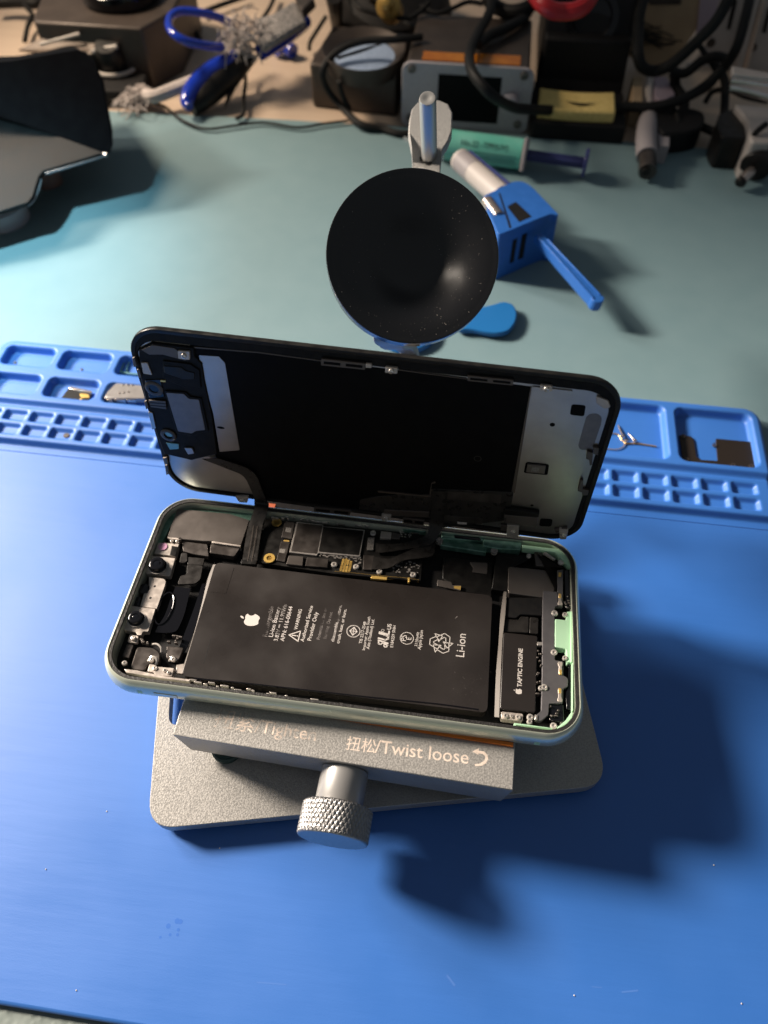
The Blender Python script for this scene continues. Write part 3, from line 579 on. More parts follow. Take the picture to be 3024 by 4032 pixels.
pj = MB(); q = (-70.97,-2.06); pj.lathe((*q, -5), (0, 0, 1), [(2.0, 0), (2.0, 2.1), (1.4, 2.3), (.01, 2.35)], 20); pj.prism([(-73.62,-0.36),(-69.79,-0.68),(-69.67,-3.68),(-72.84,-3.28)], -5, -3.0); pj.prism([(-72.51,-5.37),(-70.67,-5.36),(-70.25,-8.84),(-72.13,-8.69)], -5, -3.1); P_('light_sensor', pj, 'black_gloss', bevel=0.15)
fx = MB(); fx.prism([(-60.24,12.9),(-54.19,13.08),(-53.95,10.15),(-59.35,9.83)], -4.0, -3.2); fx.prism(fillet([(-59.56,9.89),(-53.95,10.15),(-53.3,4.42),(-54.62,2.48),(-60.45,1.43),(-60.42,5.09),(-58.52,5.67)], .8), -4.0, -3.3)
fx.prism(fillet([(-62.72,14.16),(-60.63,14.23),(-59.67,10.92),(-60.87,9.84),(-62.27,10.09)], .5), -4, -2.9); P_('sensor_flex', fx, 'flex', bevel=0.12)
fb = MB(); fb.ribbon([(*p, -3.9) for p in [(-60.94,0.64),(-61.16,-4.76),(-61.19,-10.63),(-62.27,-15.27),(-62.35,-17.29)]], [(*p, -4.0) for p in [(-55.79,0.79),(-55.08,-8.05),(-55.19,-12.6),(-55.99,-15.94),(-59.24,-17)]], .3); P_('charging_flex', fb, 'black_gloss')
fb = MB(); fb.ribbon([(*p, -4.3) for p in [(-52.55,3.63),(-52.61,-6.68),(-53.01,-16.55),(-53.38,-23.67)]], [(*p, -4.3) for p in [(-49.8,3.15),(-50.04,-6.74),(-50.27,-16.17),(-51.03,-23.34)]], .3); P_('charging_flex', fb, 'black_gloss')
be = MB(); be.ribbon([(*p, -3.2) for p in [(-50.5,10.87),(-50.79,4.69),(-50.02,-6.16),(-49.57,-16.7),(-49.57,-25.26),(-49.63,-29.78)]], [(*p, -2.6) for p in [(-49.14,10.78),(-49.16,4.53),(-48.77,-6.35),(-48.7,-16.92),(-48.71,-25.46),(-48.46,-31.04)]], .25); P_('battery_tape', be, 'foil_strip')
tp = MB(); tp.prism([(-51.86,-27.95),(-49.64,-27.27),(-49.14,-30.74),(-51.38,-30.68)], -4, -3.0); P_('battery_tape', tp, 'pale_steel', bevel=0.1)
k1_ = MB(); k1_.prism(fillet([(-69.94,-19.52),(-66.87,-19.69),(-66.33,-22.36),(-69.66,-22.44)], .6), -4, -2.9); P_('clip_bracket', k1_, 'pale_steel', bevel=0.15)
k2_ = MB(); k2_.prism(fillet([(-69.83,-22.68),(-67.45,-22.93),(-67.4,-27.74),(-69.82,-27.31)], .5), -5.5, -3.2); P_('microphone_box', k2_, 'shield_dark', bevel=0.2)
k3_ = MB(); k3_.prism(fillet([(-66.33,-23.25),(-61.16,-22.92),(-58.39,-24.46),(-57.41,-28.14),(-61.28,-29.05),(-61.24,-31.29),(-65.99,-31.01)], 1.2), -5.8, -3.4); P_('ear_speaker_box', k3_, 'shield_dark', bevel=0.25)
k4_ = MB(); k4_.prism(fillet([(-57.18,-21.59),(-51.38,-21.56),(-51.76,-26.22),(-55.98,-26.04)], .8), -5.8, -3.4); P_('motor_box', k4_, 'shield_dark', bevel=0.25)
k5_ = MB(); k5_.prism(fillet([(-60.16,-29.09),(-58.23,-29.2),(-57.73,-29.69),(-51.96,-29.45),(-51.9,-32.47),(-57.1,-32.75),(-57.93,-31.76),(-59.96,-31.86)], .5), -4, -2.3); kb = P_('corner_bracket', k5_, 'pale_steel', bevel=0.2)
tb_ = MB(); tb_.tube([(*p, z) for p, z in zip([(-61.67,-21.88),(-59.87,-22.02),(-58.28,-23.15),(-58.04,-24.27)], (-3.2, -2.5, -2.5, -3.2))], .35, 8); tb_.tube([(*p, z) for p, z in zip([(-61.12,-27.94),(-60.14,-26.67),(-58.41,-27.18),(-58.29,-28.67)], (-3.2, -2.4, -2.4, -3.2))], .45, 8); tb_.tube([(*p, z) for p, z in zip([(-54.48,-27.02),(-53.81,-25.79),(-52.26,-26.33)], (-3.2, -2.4, -3.2))], .45, 8); P_('spring_contact', tb_, 'chrome')
screws(phone, 0.85, -2.3, [(-68.03,-21.03),(-67.86,-29.95),(-57.93,-30.4),(-59.87,-27.79),(-53.19,-26.67)]); screws(phone, 0.62, -2.2, [(-54.62,-30.8),(-53.25,-31.35),(-67.2,18.09),(-65.28,18.13)])
# --- logic board along the rear edge
lb = MB(); lb.prism([(-37.32,33.68),(20.8,34.77),(21.39,14.64),(-8.69,13.42),(-36.05,14.43)], -5, -3.6); board = P_('logic_board', lb, 'black', bevel=0.1)
def lbp(name, z0, z1, m, c, bev=.12, fil=.25):
    b = MB(); b.prism(fillet(c, fil) if fil else c, z0, z1); return obj(name, b, m, board, bevel=bev)
lbp('chip_shield', -3.7, -2.95, 'silver', [(-25.63,33.35),(-15.81,33.42),(-16.13,32.69),(-0.73,33.24),(-0.78,21.37),(-15.44,20.86),(-15.78,19.64),(-25.55,19.72)])
lbp('shield_label', -3.0, -2.9, 'shield_dark', [(-25.11,32.97),(-16.06,33.04),(-15.83,20.37),(-25.04,20.22)], .02); lbp('shield_label', -3.0, -2.88, 'black', [(-15.77,32.41),(-1.1,32.74),(-1.2,21.84),(-15.44,21.39)], .02)
lbp('memory_chip', -3.7, -2.9, 'shield_dark', [(-29.87,32.96),(-26.24,32.81),(-25.87,25.4),(-29.62,25.74)]); lbp('memory_chip', -3.7, -2.9, 'shield_dark', [(-29.45,24.12),(-26.28,24.14),(-26.3,15.34),(-29.4,15.68)])
lbp('code_label', -2.95, -2.86, 'label_grey', [(-28.86,30.26),(-26.84,30.22),(-26.88,28.21),(-28.81,28.26)], 0, 0); lbp('code_label', -2.95, -2.86, 'label_grey', [(-29.16,20.68),(-27.12,20.76),(-27.18,18.94),(-29.15,18.97)], 0, 0)
lbp('connector_cover', -4.5, -2.6, 'shield', [(-25.39,18.15),(-20.22,18.36),(-19.82,14.5),(-25.58,14.45)], .2); lbp('connector_cover', -4.5, -2.6, 'shield_dark', [(-18.99,18.28),(-11.34,18.58),(-11.23,14.95),(-18.94,14.62)], .2)
lbp('connector_cover', -4.5, -2.8, 'shield_dark', [(0.41,22.1),(4.18,22.43),(4.24,16.26),(1.02,16.01)], .15)
lbp('code_label', -3.6, -3.0, 'label_grey', [(0.87,30.05),(3.21,30.39),(3.52,24.83),(1.19,24.6)], .05)
lbp('connector', -3.6, -2.4, 'pale_steel', [(5.18,33.16),(9.04,33.16),(9.1,30.41),(5.18,30.06)], .15); lbp('connector', -3.6, -2.5, 'shield', [(9.29,33.28),(12.18,32.8),(12.14,30.76),(9.26,30.62)], .15)
lbp('capacitor', -3.6, -3.0, 'pale_steel', [(-17.57,35.74),(-14.55,35.72),(-14.5,34.36),(-17.62,34.25)], .08); lbp('capacitor', -3.6, -3.0, 'shield', [(-11.4,35.72),(-8.12,35.74),(-8.13,34.38),(-11.43,34.24)], .08); lbp('capacitor', -3.6, -3.0, 'shield', [(15.8,35.6),(18.73,35.69),(18.67,34.46),(15.75,34.37)], .08)
lbp('gold_pad', -3.5, -3.3, 'gold', [(-28.6,24.98),(-26.67,25.04),(-26.6,24.28),(-28.53,24.22)], .05)
g = MB(); q = (-31.98,16.33); g.lathe((*q, -3.3), (0, 0, 1), [(1.0, 0), (1.0, .3), (1.95, .3), (2.0, 0)], 28); obj('gold_ring', g, 'gold', board)
g = MB(); q = (-32.8,32.2); g.lathe((*q, -3.4), (0, 0, 1), [(.9, 0), (.9, .25), (1.8, .25), (1.8, 0)], 28); obj('gold_ring', g, 'brass_dark', board)
g = MB()
for r_, (a, b) in enumerate((("905 612", 0), ("928 612", 0), ("950 615", 0), ("975 618", 0))): pass
rows = [[(-6.63,14.99),(-6.35,19.73)], [(-5.65,15.07),(-5.38,20.18)], [(-4.67,15.11),(-4.6,19.66)], [(-3.65,15.15),(-3.59,19.28)]]
for i, (a, b) in enumerate(rows):
    a, b = Vector(a), Vector(b); n_ = (11, 12, 7, 9)[i]
    for k in range(n_):
        if (i, k) in ((2, 3), (0, 7)): continue
        p = a.lerp(b, k/n_); q = a.lerp(b, (k+.72)/n_); line_mb(g, [p, p.lerp(q, .98)], .78 if (k+i) % 3 else .5, -3.55)
obj('gold_code', g, 'gold', board)
e = MB(); e.ribbon([(*p, -4.4) for p in [(-8.65,14.38),(1.45,14.28),(10.02,14.07),(17.14,15.08),(20.61,14.45)]], [(*p, -3.6) for p in [(-8.66,14.56),(1.36,14.85),(9.87,15.04),(16.66,15.24),(20.76,15.06)]], .3, 2); obj('board_edge', e, 'brass_dark', board)
e = MB(); e.prism([(4.2,14.35),(9.72,14.48),(9.73,13.36),(4.24,13.18)], -4.4, -3.45); e.prism([(16.75,15.07),(17.49,15.38),(17.61,13.36),(17.1,13.39)], -4.4, -3.3); obj('gold_pad', e, 'gold', board, bevel=.05)
rg = MB()
bx = [(-15.16,20.87),(-0.69,21.61),(-0.89,20),(-15.19,19.8)]; cx2 = [(10.34,21.87),(20.21,22.49),(20.31,17.04),(11.37,16.8)]
def lerp4(q, a, b): 
    p0 = Vector(q[0]).lerp(Vector(q[1]), a); p1 = Vector(q[3]).lerp(Vector(q[2]), a); return p0.lerp(p1, b)
for q, n_ in ((bx, 34), (cx2, 46), ([(11.93,34.61),(15.93,34.63),(15.91,32.68),(12.09,32.4)], 12), ([(-4.35,21.36),(-0.03,21.55),(-0.13,17.75),(-0.91,18.68)], 10)):
    for _ in range(n_):
        c = lerp4(q, random.random(), random.random()); a = random.choice((.22, .3, .45)); rg.box(c.x-a, c.x+a, c.y-.16, c.y+.16, -3.62, -3.62+random.uniform(.15, .35))
obj('component_cluster', rg, 'silver', board)
screws(board, 1.05, -3.2, [(-9.16,16.89),(-1.45,17.11),(6.81,16.22),(18.54,16.55),(2.41,32.4)])
# green machined rear wall, seen under the lid
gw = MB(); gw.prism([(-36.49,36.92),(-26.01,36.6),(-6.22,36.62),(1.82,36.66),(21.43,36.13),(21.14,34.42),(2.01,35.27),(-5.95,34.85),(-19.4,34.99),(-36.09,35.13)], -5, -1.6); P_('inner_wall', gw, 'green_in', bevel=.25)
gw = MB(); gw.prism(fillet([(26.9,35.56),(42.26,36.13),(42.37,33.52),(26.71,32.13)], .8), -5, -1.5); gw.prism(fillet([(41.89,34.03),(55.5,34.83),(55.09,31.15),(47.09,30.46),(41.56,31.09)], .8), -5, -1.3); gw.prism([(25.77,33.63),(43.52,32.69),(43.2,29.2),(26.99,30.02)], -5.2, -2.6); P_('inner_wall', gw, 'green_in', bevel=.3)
gw = MB(); gw.prism(fillet([(31.21,34.39),(40.5,34.56),(41.03,33.18),(31.77,33.01)], .5), -1.52, -1.35); P_('wall_slot', gw, 'black_gloss')
gw = MB(); gw.prism([(55.52,33.39),(67.22,33.35),(69.93,32.04),(73.01,27.98),(72.72,25.72),(70.75,27.66),(67.19,31.64),(55.77,31.99)], -4, -1.2); P_('inner_wall', gw, 'green_pale', bevel=.2)
for q in [(26.34,31.48),(45.91,29.87)]:
    l = MB(); l.lathe((*q, -3), (0, 0, 1), [(.55, .9), (.55, 1.3), (1.25, 1.3), (1.3, 0)], 20); P_('screw_boss', l, 'silver')
# --- right end
lk = MB(); lk.prism([(28.32,26.51),(45.82,26.19),(45.9,12.05),(36.52,12.84),(28.59,17.09)], -6, -4.2); lk.prism([(46.92,30.17),(60.25,30.38),(52.12,24.16),(51.23,14.28),(45.67,14.55)], -6, -3.2); P_('antenna_module', lk, 'black', bevel=.3)
l = MB(); l.prism(fillet([(37.6,25.22),(43.99,25.86),(43.96,21.13),(38.74,21.21),(39.1,22.92)], .5), -4.3, -4.05); P_('metal_tag', l, 'shield', bevel=.05)
l = MB(); l.prism(fillet([(27.04,15.76),(31.77,15.52),(32.31,14.26),(35.33,14.58),(35.2,12.27),(32.87,12.63),(27.02,13.24)], .3), -4, -3.2); P_('battery_connector', l, 'shield', bevel=.12)
l = MB(); l.prism([(32.79,13.85),(35.23,14.2),(35.19,12.7),(33.08,12.94)], -3.4, -3.12); P_('gold_pad', l, 'gold')
ls = MB(); ls.prism(fillet([(50.98,11.72),(63.54,13.37),(62.82,6.12),(55.61,5.59),(54.26,3.91),(50.66,4.01)], .6), -6, -2.9); P_('loudspeaker', ls, 'black_matte', bevel=.25)
ls = MB(); ls.prism(fillet([(51.18,24.01),(52.07,24.4),(68.03,24.75),(67.02,16.03),(62.98,13.16),(51.78,13.45),(51.17,14.21)], 1.0), -6, -2.7); P_('speaker_cover', ls, 'shield', bevel=.2)
ls = MB(); ls.prism(fillet([(50.88,3.36),(54.99,3.54),(55.65,5.03),(58.46,5.22),(58.44,-0.9),(50.26,-1.66)], .5), -6, -3.1); ls.prism(fillet([(58.81,5.27),(61.65,5.27),(61.48,-0.98),(58.65,-0.99)], .5), -6, -3.1); P_('speaker_grille_box', ls, 'flex', bevel=.2)
te = MB(); te.prism(fillet([(50.05,-2.4),(61.15,-2.2),(60.54,-29.03),(49.7,-29.3)], .8), -6, -2.2); taptic = P_('vibration_motor', te, 'battery', bevel=.25)
a, b = [(56.2,-21.18),(56.41,-7.62)]; obj('printed_text', text_mb('TAPTIC ENGINE', a, b, -2.2, .02, None, .03), 'white_ink', taptic)
dirr = Vector(b)-Vector(a); obj('printed_logo', fruit_logo(MB(), (55.32,-22.7), 1.05, dirr, -2.18), 'white_ink', taptic)
l = MB(); l.prism(fillet([(50.09,-29.85),(56.91,-29.69),(56.79,-32.27),(50.32,-32.26)], .6), -5, -2.6); P_('motor_bracket', l, 'pale_steel', bevel=.15)
screws(phone, 0.85, -2.45, [(51.56,-31.16),(55.35,-31.11)]); screws(phone, 0.62, -2.5, [(53.39,-31)])
st_ = MB(); st_.ribbon([(*p, -3.4) for p in [(49.94,14.06),(49.15,5.3),(48.83,-6.5),(48.37,-17.68),(48.37,-31.57)]], [(*p, -2.4) for p in [(50.79,13.54),(50.56,4.89),(49.92,-5),(49.71,-18),(49.66,-32.01)]], .3); P_('steel_strip', st_, 'foil_strip')
gb = MB(); gb.prism(fillet([(63.1,15.61),(67.93,15.71),(67.84,9.92),(66.87,9.78),(66.74,4.73),(66.8,-5.91),(66.6,-10.41),(69.32,-10.47),(69.22,-15.5),(70.02,-15.82),(70.65,-16.38),(70.59,-19.04),(69.13,-19.95),(68.87,-25),(64.7,-25.57),(64.42,-29.33),(62.22,-31.63),(60.67,-31.67),(60.66,-30.01),(62.29,-28.28),(62.58,-16.42),(62.88,12.08)], .5), -3.6, -2.0); brk = P_('charging_bracket', gb, 'grey_bracket', bevel=.12)
gb = MB(); gb.prism([(67.9,15.84),(69.83,21.63),(70.1,26.02),(60.6,25.98),(60.04,31.71),(62.95,32.13),(62.76,27.84),(67.61,27.42),(67.93,24.39)], -3.6, -2.3); P_('corner_bracket', gb, 'shield', bevel=.15)
gb = MB(); gb.prism([(67.93,24.83),(70.09,25.58),(69.61,10.29),(67.88,10.05)], -3.6, -2.25); P_('contact_carrier', gb, 'grey_bracket', bevel=.1)
gp_ = MB(); gp_.prism(fillet([(66.9,4.83),(70.44,4.85),(71.03,8.3),(72.64,8.52),(72.12,-10.56),(70.68,-10.68),(70.2,-6),(66.69,-5.73)], .4), -5, -1.8); gp_.prism([(71.97,8.1),(72.69,8.21),(72.16,-10.76),(71.47,-10.86)], -3, -1.3); P_('port_shroud', gp_, 'green_pale', bevel=.2)
for q in ("875 745", "874 1715"): pass
for c_, f_ in (((68.69,12.64), 1), ((68.01,-22.41), 1), ((68.3,-13.15), -1)):
    l = MB(); l.prism([(c_[0]+a*.9, c_[1]+b*f_) for a, b in ((-.65, -2.3), (-.9, -1.6), (-.5, -.4), (-.7, 1.6), (-.5, 2.2), (.5, 2.2), (.7, 1.6), (.5, -.4), (.9, -1.6), (.65, -2.3))], -2.4, -1.75); sp = P_('spring_contact', l, 'pale_steel', bevel=.12)
    l = MB(); l.prism([(c_[0]-.42, c_[1]+.5*f_), (c_[0]+.42, c_[1]+.5*f_), (c_[0]+.42, c_[1]+2.3*f_), (c_[0]-.42, c_[1]+2.3*f_)], -2.3, -1.7); obj('gold_tip', l, 'gold', sp, bevel=.1)
l = MB(); l.prism([(68.46,23.83),(69.39,23.96),(69.21,22.2),(68.36,22.08)], -2.5, -1.9); P_('gold_pad', l, 'gold', bevel=.08)
l = MB(); l.prism([(62.89,31),(63.98,31.61),(67.4,29.18),(66.85,28.66),(65.95,29.2)], -2.4, -1.5); P_('spring_contact', l, 'pale_steel', bevel=.1)
for a in ("822 895", "922 908", "816 1275", "922 1328", "722 1612", "585 1902", "572 340", "882 402", "812 1985"): pass
screws(phone, 1.05, -1.9, [(66.8,7.02),(66.4,-7.76),(63.24,-20.4),(58.92,-30.91),(69.23,28.17),(65.96,-32.69)]); screws(phone, 0.85, -1.9, [(58.06,29.34),(70.21,6.98),(69.86,-9.25),(62.21,-20.82),(58.77,-32.35)])
l = MB(); l.prism([(60.35,-29.89),(61.13,-29.85),(61.04,-31.62),(60.29,-31.63)], -3, -1.7); l.prism([(61.12,-4.43),(63.45,-4.4),(63.35,-5.44),(61.02,-5.77)], -3.5, -2.1); P_('clip', l, 'silver', bevel=.1)
for q0 in ("905 480, 985 470, 985 860, 935 860, 920 700", "905 1380, 985 1390, 990 1830, 940 1830, 925 1650"):
    pass
l = MB(); l.prism([(70.42,25.46),(72.69,26.22),(72.62,10.15),(70.72,9.88),(70.5,16.04)], -5, -2.6); P_('microphone_block', l, 'black_gloss', bevel=.25); l = MB(); l.prism([(71.06,-11.31),(72.05,-10.99),(71.8,-26.37),(70.07,-26.26),(69.88,-20.78),(70.71,-19.26)], -5, -2.6); P_('microphone_block', l, 'black_gloss', bevel=.25); l = MB(); l.prism([(65,-25.52),(69.27,-25.1),(69.31,-30.82),(66.97,-30.81),(64.79,-30.77)], -5, -2.6); P_('microphone_block', l, 'black_gloss', bevel=.25)
l = MB(); l.prism([(54.05,-33.71),(65.48,-33.78),(65.32,-34.2),(54.68,-34.34),(54.08,-35.34),(53.52,-35.09)], -2, -1.0); l.prism([(69.53,-30.65),(71.31,-27.74),(71.77,-28.01),(71.42,-29.4),(69.81,-31.76),(67,-33.78),(67.01,-33.23)], -4, -1.2); P_('inner_wall', l, 'green_pale', bevel=.15)
l = MB(); l.prism([(73.01,26.62),(73.3,26.66),(72.78,8.1),(72.5,8.06)], -3, -1.1); l.prism([(71.92,-11.01),(72.24,-10.97),(71.79,-27.34),(71.47,-27.38)], -3, -1.1); l.prism([(68.09,33.65),(69.88,32.55),(71.96,28.81),(72.45,26.68),(71.55,26.55),(69.46,29.35),(67.88,31.81)], -3, -1.3); P_('inner_wall', l, 'green_pale', bevel=.1)
# --- small contacts along the front edge
ac = MB(); p0, p1 = Vector((-44.88,-33.42)), Vector((48.26,-35.51))
for k in range(44):
    t_ = (k+random.uniform(-.3, .3))/44
    if random.random() < (.25 if t_ < .35 else .6): continue
    c = p0.lerp(p1, t_); a = random.uniform(.4, 1.3); yo = random.uniform(-.5, .6); ac.box(c.x-a, c.x+a, c.y+yo-.22, c.y+yo+.22, -3, -1.6+random.uniform(-.4, .3))
P_('contact_row', ac, 'silver', bevel=.12)
ac = MB(); ac.ribbon([(*p, -2.4) for p in [(-45.12,-31.85),(-33.73,-31.3),(-18.3,-30.99)]]+[(*p, -2.4) for p in [(9.11,-30.54),(29.85,-29.92),(43.28,-30.02)]], [(*p, -2.2) for p in [(-44.92,-32.44),(-33.55,-31.89),(-18.16,-31.58)]]+[(*p, -2.2) for p in [(9.2,-31.18),(29.89,-30.57),(43.28,-30.66)]], .3); P_('edge_flex', ac, 'black_gloss')
ac = MB(); ac.prism([(-66.98,-32.31),(-62.91,-32.19),(-57.64,-32.68),(-53.45,-33.01),(-45.67,-32.96),(-45.75,-33.84),(-54.54,-33.89),(-60.73,-33.65),(-65.91,-33.45)], -3, -1.3); P_('inner_wall', ac, 'pale_steel', bevel=.2)
rw = MB(); p0, p1 = Vector((-35.43,34.04)), Vector((2,35.34))
for k in range(36):
    c = p0.lerp(p1, (k+random.random())/36); a = random.uniform(.25, .9); y_ = random.uniform(-.9, 1.6); rw.box(c.x-a, c.x+a, c.y+y_-.2, c.y+y_+.2, -3.4, -1.75+random.uniform(-.7, .35))
P_('contact_row', rw, 'silver', bevel=.1)
rw = MB()
for q, n_ in (([(-57,-17.85),(-52.58,-18.42),(-52.48,-21.15),(-57.43,-21.06)], 8), ([(-65.9,-21.07),(-62.28,-21.35),(-62.59,-22.56),(-65.87,-22.24)], 6), ([(-66.56,19.97),(-64.63,20.01),(-63.81,16.57),(-65.24,16.84)], 6), ([(60.62,-3.73),(62.62,-3.83),(62.24,-23.51),(60.65,-23.38)], 14), ([(69.85,15.56),(72.82,15.99),(72.64,9.37),(70.57,9.08)], 9), ([(65.08,-25.18),(68.87,-25),(70.62,-30.81),(65.02,-31.91)], 9)):
    for _ in range(n_):
        c = lerp4(q, random.random(), random.random()); a = random.uniform(.15, .55); rw.box(c.x-a, c.x+a, c.y-.25, c.y+.25, -3.6, -2.2+random.uniform(-.3, .4))
P_('component_cluster', rw, 'shield', bevel=.08)
cl_ = MB(); q = (-62,-8.13); cl_.tube([(q[0]+2.6*math.cos(a), q[1]+6.2*math.sin(a), -3.7) for a in [math.radians(x) for x in range(0, 361, 20)]], .35, 8, 2); P_('speaker_ring', cl_, 'black_gloss')
# --- display flex cables running from the lid into the body (phone coordinates)
DM = Matrix(((0.99900,-0.01838,-0.04083,-0.00039),(-0.04032,0.02759,-0.99928,0.03746),(0.01948,0.99992,0.02682,0.03791),(0,0,0,1)))
def dsp(p, w): v = DM @ Vector((p[0]*MM, p[1]*MM, w*MM)); return tuple(v/MM)     # display plane -> phone coordinates
# ------------------------------------------------------------------ the lifted display
rings = []
for ins, w in ((1.6, -2.3), (.9, -2.2), (.3, -1.8), (0.0, -1.2), (0.0, -.2), (.12, 0.05), (1.3, 0.1), (1.45, 0.0), (1.55, -.75)):
    rings.append([(x, y, w) for x, y in rrect(147.2-2*ins, 72.0-2*ins, 10.8-ins, 12)])
dm = MB(); dm.loft(rings); lid = P_('display_panel', dm, 'black', sharp=40, label='lifted display seen from behind, black with steel ends'); lid.matrix_local = DM
def L_(name, mb, m, bevel=0.0, sharp=35): return obj(name, mb, m, lid, bevel, sharp)
def lp(name, m, pts, z0, z1, bev=.08, fil=0.0):
    b = MB(); b.prism(fillet(pts, fil) if fil else pts, z0, z1); return L_(name, b, m, bev)
sp = MB(); sp.prism(rrect(143.0, 67.6, 9.0, 10), -.76, -.45); L_('backing_plate', sp, 'plate')
b = MB(); b.loft([[(x, y, -.42) for x, y in rrect(144.6, 69.4, 9.4, 12)], [(x, y, -.2) for x, y in rrect(144.2, 69.0, 9.2, 12)], [(x, y, -.2) for x, y in rrect(142.8, 65.6, 8.0, 12, -.6, -1.4)], [(x, y, -.46) for x, y in rrect(142.5, 65.2, 7.9, 12, -.6, -1.45)]], cap0=False, cap1=False); L_('inner_bezel', b, 'module')
lp('backlight_film', 'lcd_black', [(-53.93,31.26),(-54.92,23.36),(-54.28,3.6),(-53.95,-14.16),(-53.36,-17.62),(-42.76,-20.12),(-40.92,-23.88),(-39.54,-29.52),(-38.02,-34.43)]+[(-2.42,-33.93),(7.3,-33.81),(21.64,-31.79),(48.74,-20.92),(48.71,-14.54),(47.29,30.28),(28.91,30.48),(8.77,30.65),(-0.68,30.84)], -.5, -.3, .03)
lp('steel_flange', 'beige_edge', [(47.29,30.36),(47.59,30.28),(49.1,-14.94),(47.92,-14.84)], -.5, -.12)
lp('steel_flange', 'beige_edge', [(-52.98,30.87),(-32.62,31.72),(-13.76,31.23),(-13.78,30.87),(-32.67,31.3),(-53.07,30.38)], -.5, -.1)
lp('steel_flange', 'beige_edge', [(9.02,31.2),(28.9,30.74),(28.93,30.44),(9.03,30.83)], -.5, -.1)
lp('side_plate', 'plate', [(-51.76,27.85),(-45.43,28.25),(-43.88,25.98),(-44.44,-11.26),(-51.77,-13.32),(-51.15,4.24),(-51.79,17.6)], -.5, -.15, .04, .4)
h = MB(); flat(h, [(c[0]+a*1.35, c[1]+b*.55) for c in [(-49.53,-1.63)] for a, b in circle((0, 0), 1, 20)], -.13); L_('plate_hole', h, 'lcd_black')
# earpiece module at the left end
lp('earpiece_module', 'module', [(-70.61,27.76),(-65.84,30.8),(-57.32,30.78),(-52.57,30.83),(-52.94,27.49),(-51.11,25),(-51.46,18.67),(-51.45,3.19),(-52.61,-14.11),(-62.7,-19.09),(-72.32,-17.6),(-73.59,3.17),(-72.6,17.48)], -.5, .3, .3)
lp('earpiece_module', 'module', [(-63.49,24.79),(-54.82,24.79),(-52.16,22.69),(-52.92,15.55),(-58.31,14.73),(-65.05,17.63)], .2, .7, .2, .4)
lp('earpiece_module', 'black', [(-63.59,23),(-57.64,23.23),(-56.84,22.09),(-53.86,21.58),(-54.34,18.97),(-58.07,18.42),(-63.95,20.11)], .5, .9, .2, .4)
sg = lp('earpiece_speaker', 'module', [(-65.49,12.54),(-58.35,12.96),(-57.35,11.31),(-53.66,11.21),(-53.73,-3.2),(-57.65,-4.97),(-59.3,-6.37),(-65.41,-6.05)], 0, .75, .1, .5)
b = MB(); b.prism(fillet([(-65.03,12.03),(-59.12,12.4),(-57.88,10.57),(-54.46,10.7),(-54.63,-2.53),(-58.02,-3.53),(-59.74,-5),(-64.5,-4.77)], .5), .6, .95); obj('speaker_plate', b, 'speaker_grey', lid, bevel=.08)
for q, r, m in (((-68.99,12.87), 2.6, 'teal_glass'), ((-68.54,-7.56), 2.4, 'teal_glass')):
    b = MB(); b.lathe((*q, 0.2), (0, 0, 1), [(r*1.15, 0), (r*1.15, .5), (r*.9, .75), (r*.62, .7), (r*.6, .1)], 28); ro = L_('camera_ring', b, 'shield_dark')
    b = MB(); b.lathe((q[0]+.2, q[1]+.5, 0.45), (0, 0, 1), [(r*.6, 0), (r*.3, .12), (.01, .15)], 20, caps=False); obj('camera_window', b, m, lid)
lp('sensor_block', 'black_gloss', [(-71.43,15.88),(-65.9,17.02),(-66.18,9.7),(-71.65,8.17)], .2, .6, .3, .6)
lp('contact_block', 'beige_edge', [(-71.9,7.79),(-66.07,8.21),(-66.45,4.7),(-71.88,4.82)], .2, .9, .1); lp('contact_block', 'black', [(-72.05,6.96),(-66.12,7.33),(-66.15,6.92),(-72.04,6.54)], .5, .96, 0); lp('contact_block', 'black', [(-72.11,5.77),(-66.28,6.07),(-66.32,5.64),(-72.08,5.43)], .5, .96, 0)
lp('steel_tab', 'pale_steel', [(-70.84,23),(-68.75,23.12),(-68.28,18.44),(-71.11,18.67)], .2, .7, .1, .3); lp('steel_tab', 'plate', [(-73.4,2.14),(-71.88,2.03),(-72.35,-4.93),(-73.88,-5.93)], .2, .7, .1, .3)
lp('steel_tab', 'plate', [(-63.92,-12.58),(-60.99,-12.23),(-60.72,-14.75),(-63.06,-15.56)], .2, .9, .1, .3); lp('steel_tab', 'teal_glass', [(-70.25,-11.37),(-65.67,-11.34),(-66.16,-13.75),(-69.53,-14.73)], .2, .6, .1, .2)
lp('steel_tab', 'beige_edge', [(-69.66,27.89),(-65.56,30.25),(-58.84,29.98),(-54.52,26.36),(-56.17,25.7),(-63,27),(-67.47,26.38)], .2, .5, .12, .3)
lp('steel_tab', 'gold', [(-66.04,16.71),(-64.28,16.84),(-64.43,16.17),(-66.08,16.05)], .3, .65, 0)
for s_ in () and ("110 245, 128 240, 142 295, 120 310", "140 320, 158 318, 172 370, 150 372", "185 525, 200 512, 215 565, 198 572", "300 870, 328 868, 335 915, 310 905", "312 915, 330 910, 342 975, 320 980"):
    pass
E3 = [[(-73.3,24.48),(-72.36,24.92),(-72.49,21.48),(-73.7,20.81)], [(-72.95,20.03),(-71.94,20.3),(-72.01,16.96),(-73.14,16.66)], [(-73.73,6.67),(-72.69,7.38),(-72.76,4.04),(-73.87,3.3)], [(-73.09,-19.3),(-71.43,-18.68),(-71.73,-22.3),(-73.13,-22.22)], [(-73.19,-23.05),(-72.01,-22.51),(-72.46,-27.41),(-73.69,-28.14)]]
for q in E3: lp('edge_clip', 'beige_edge', q, -.2, .8, .15)
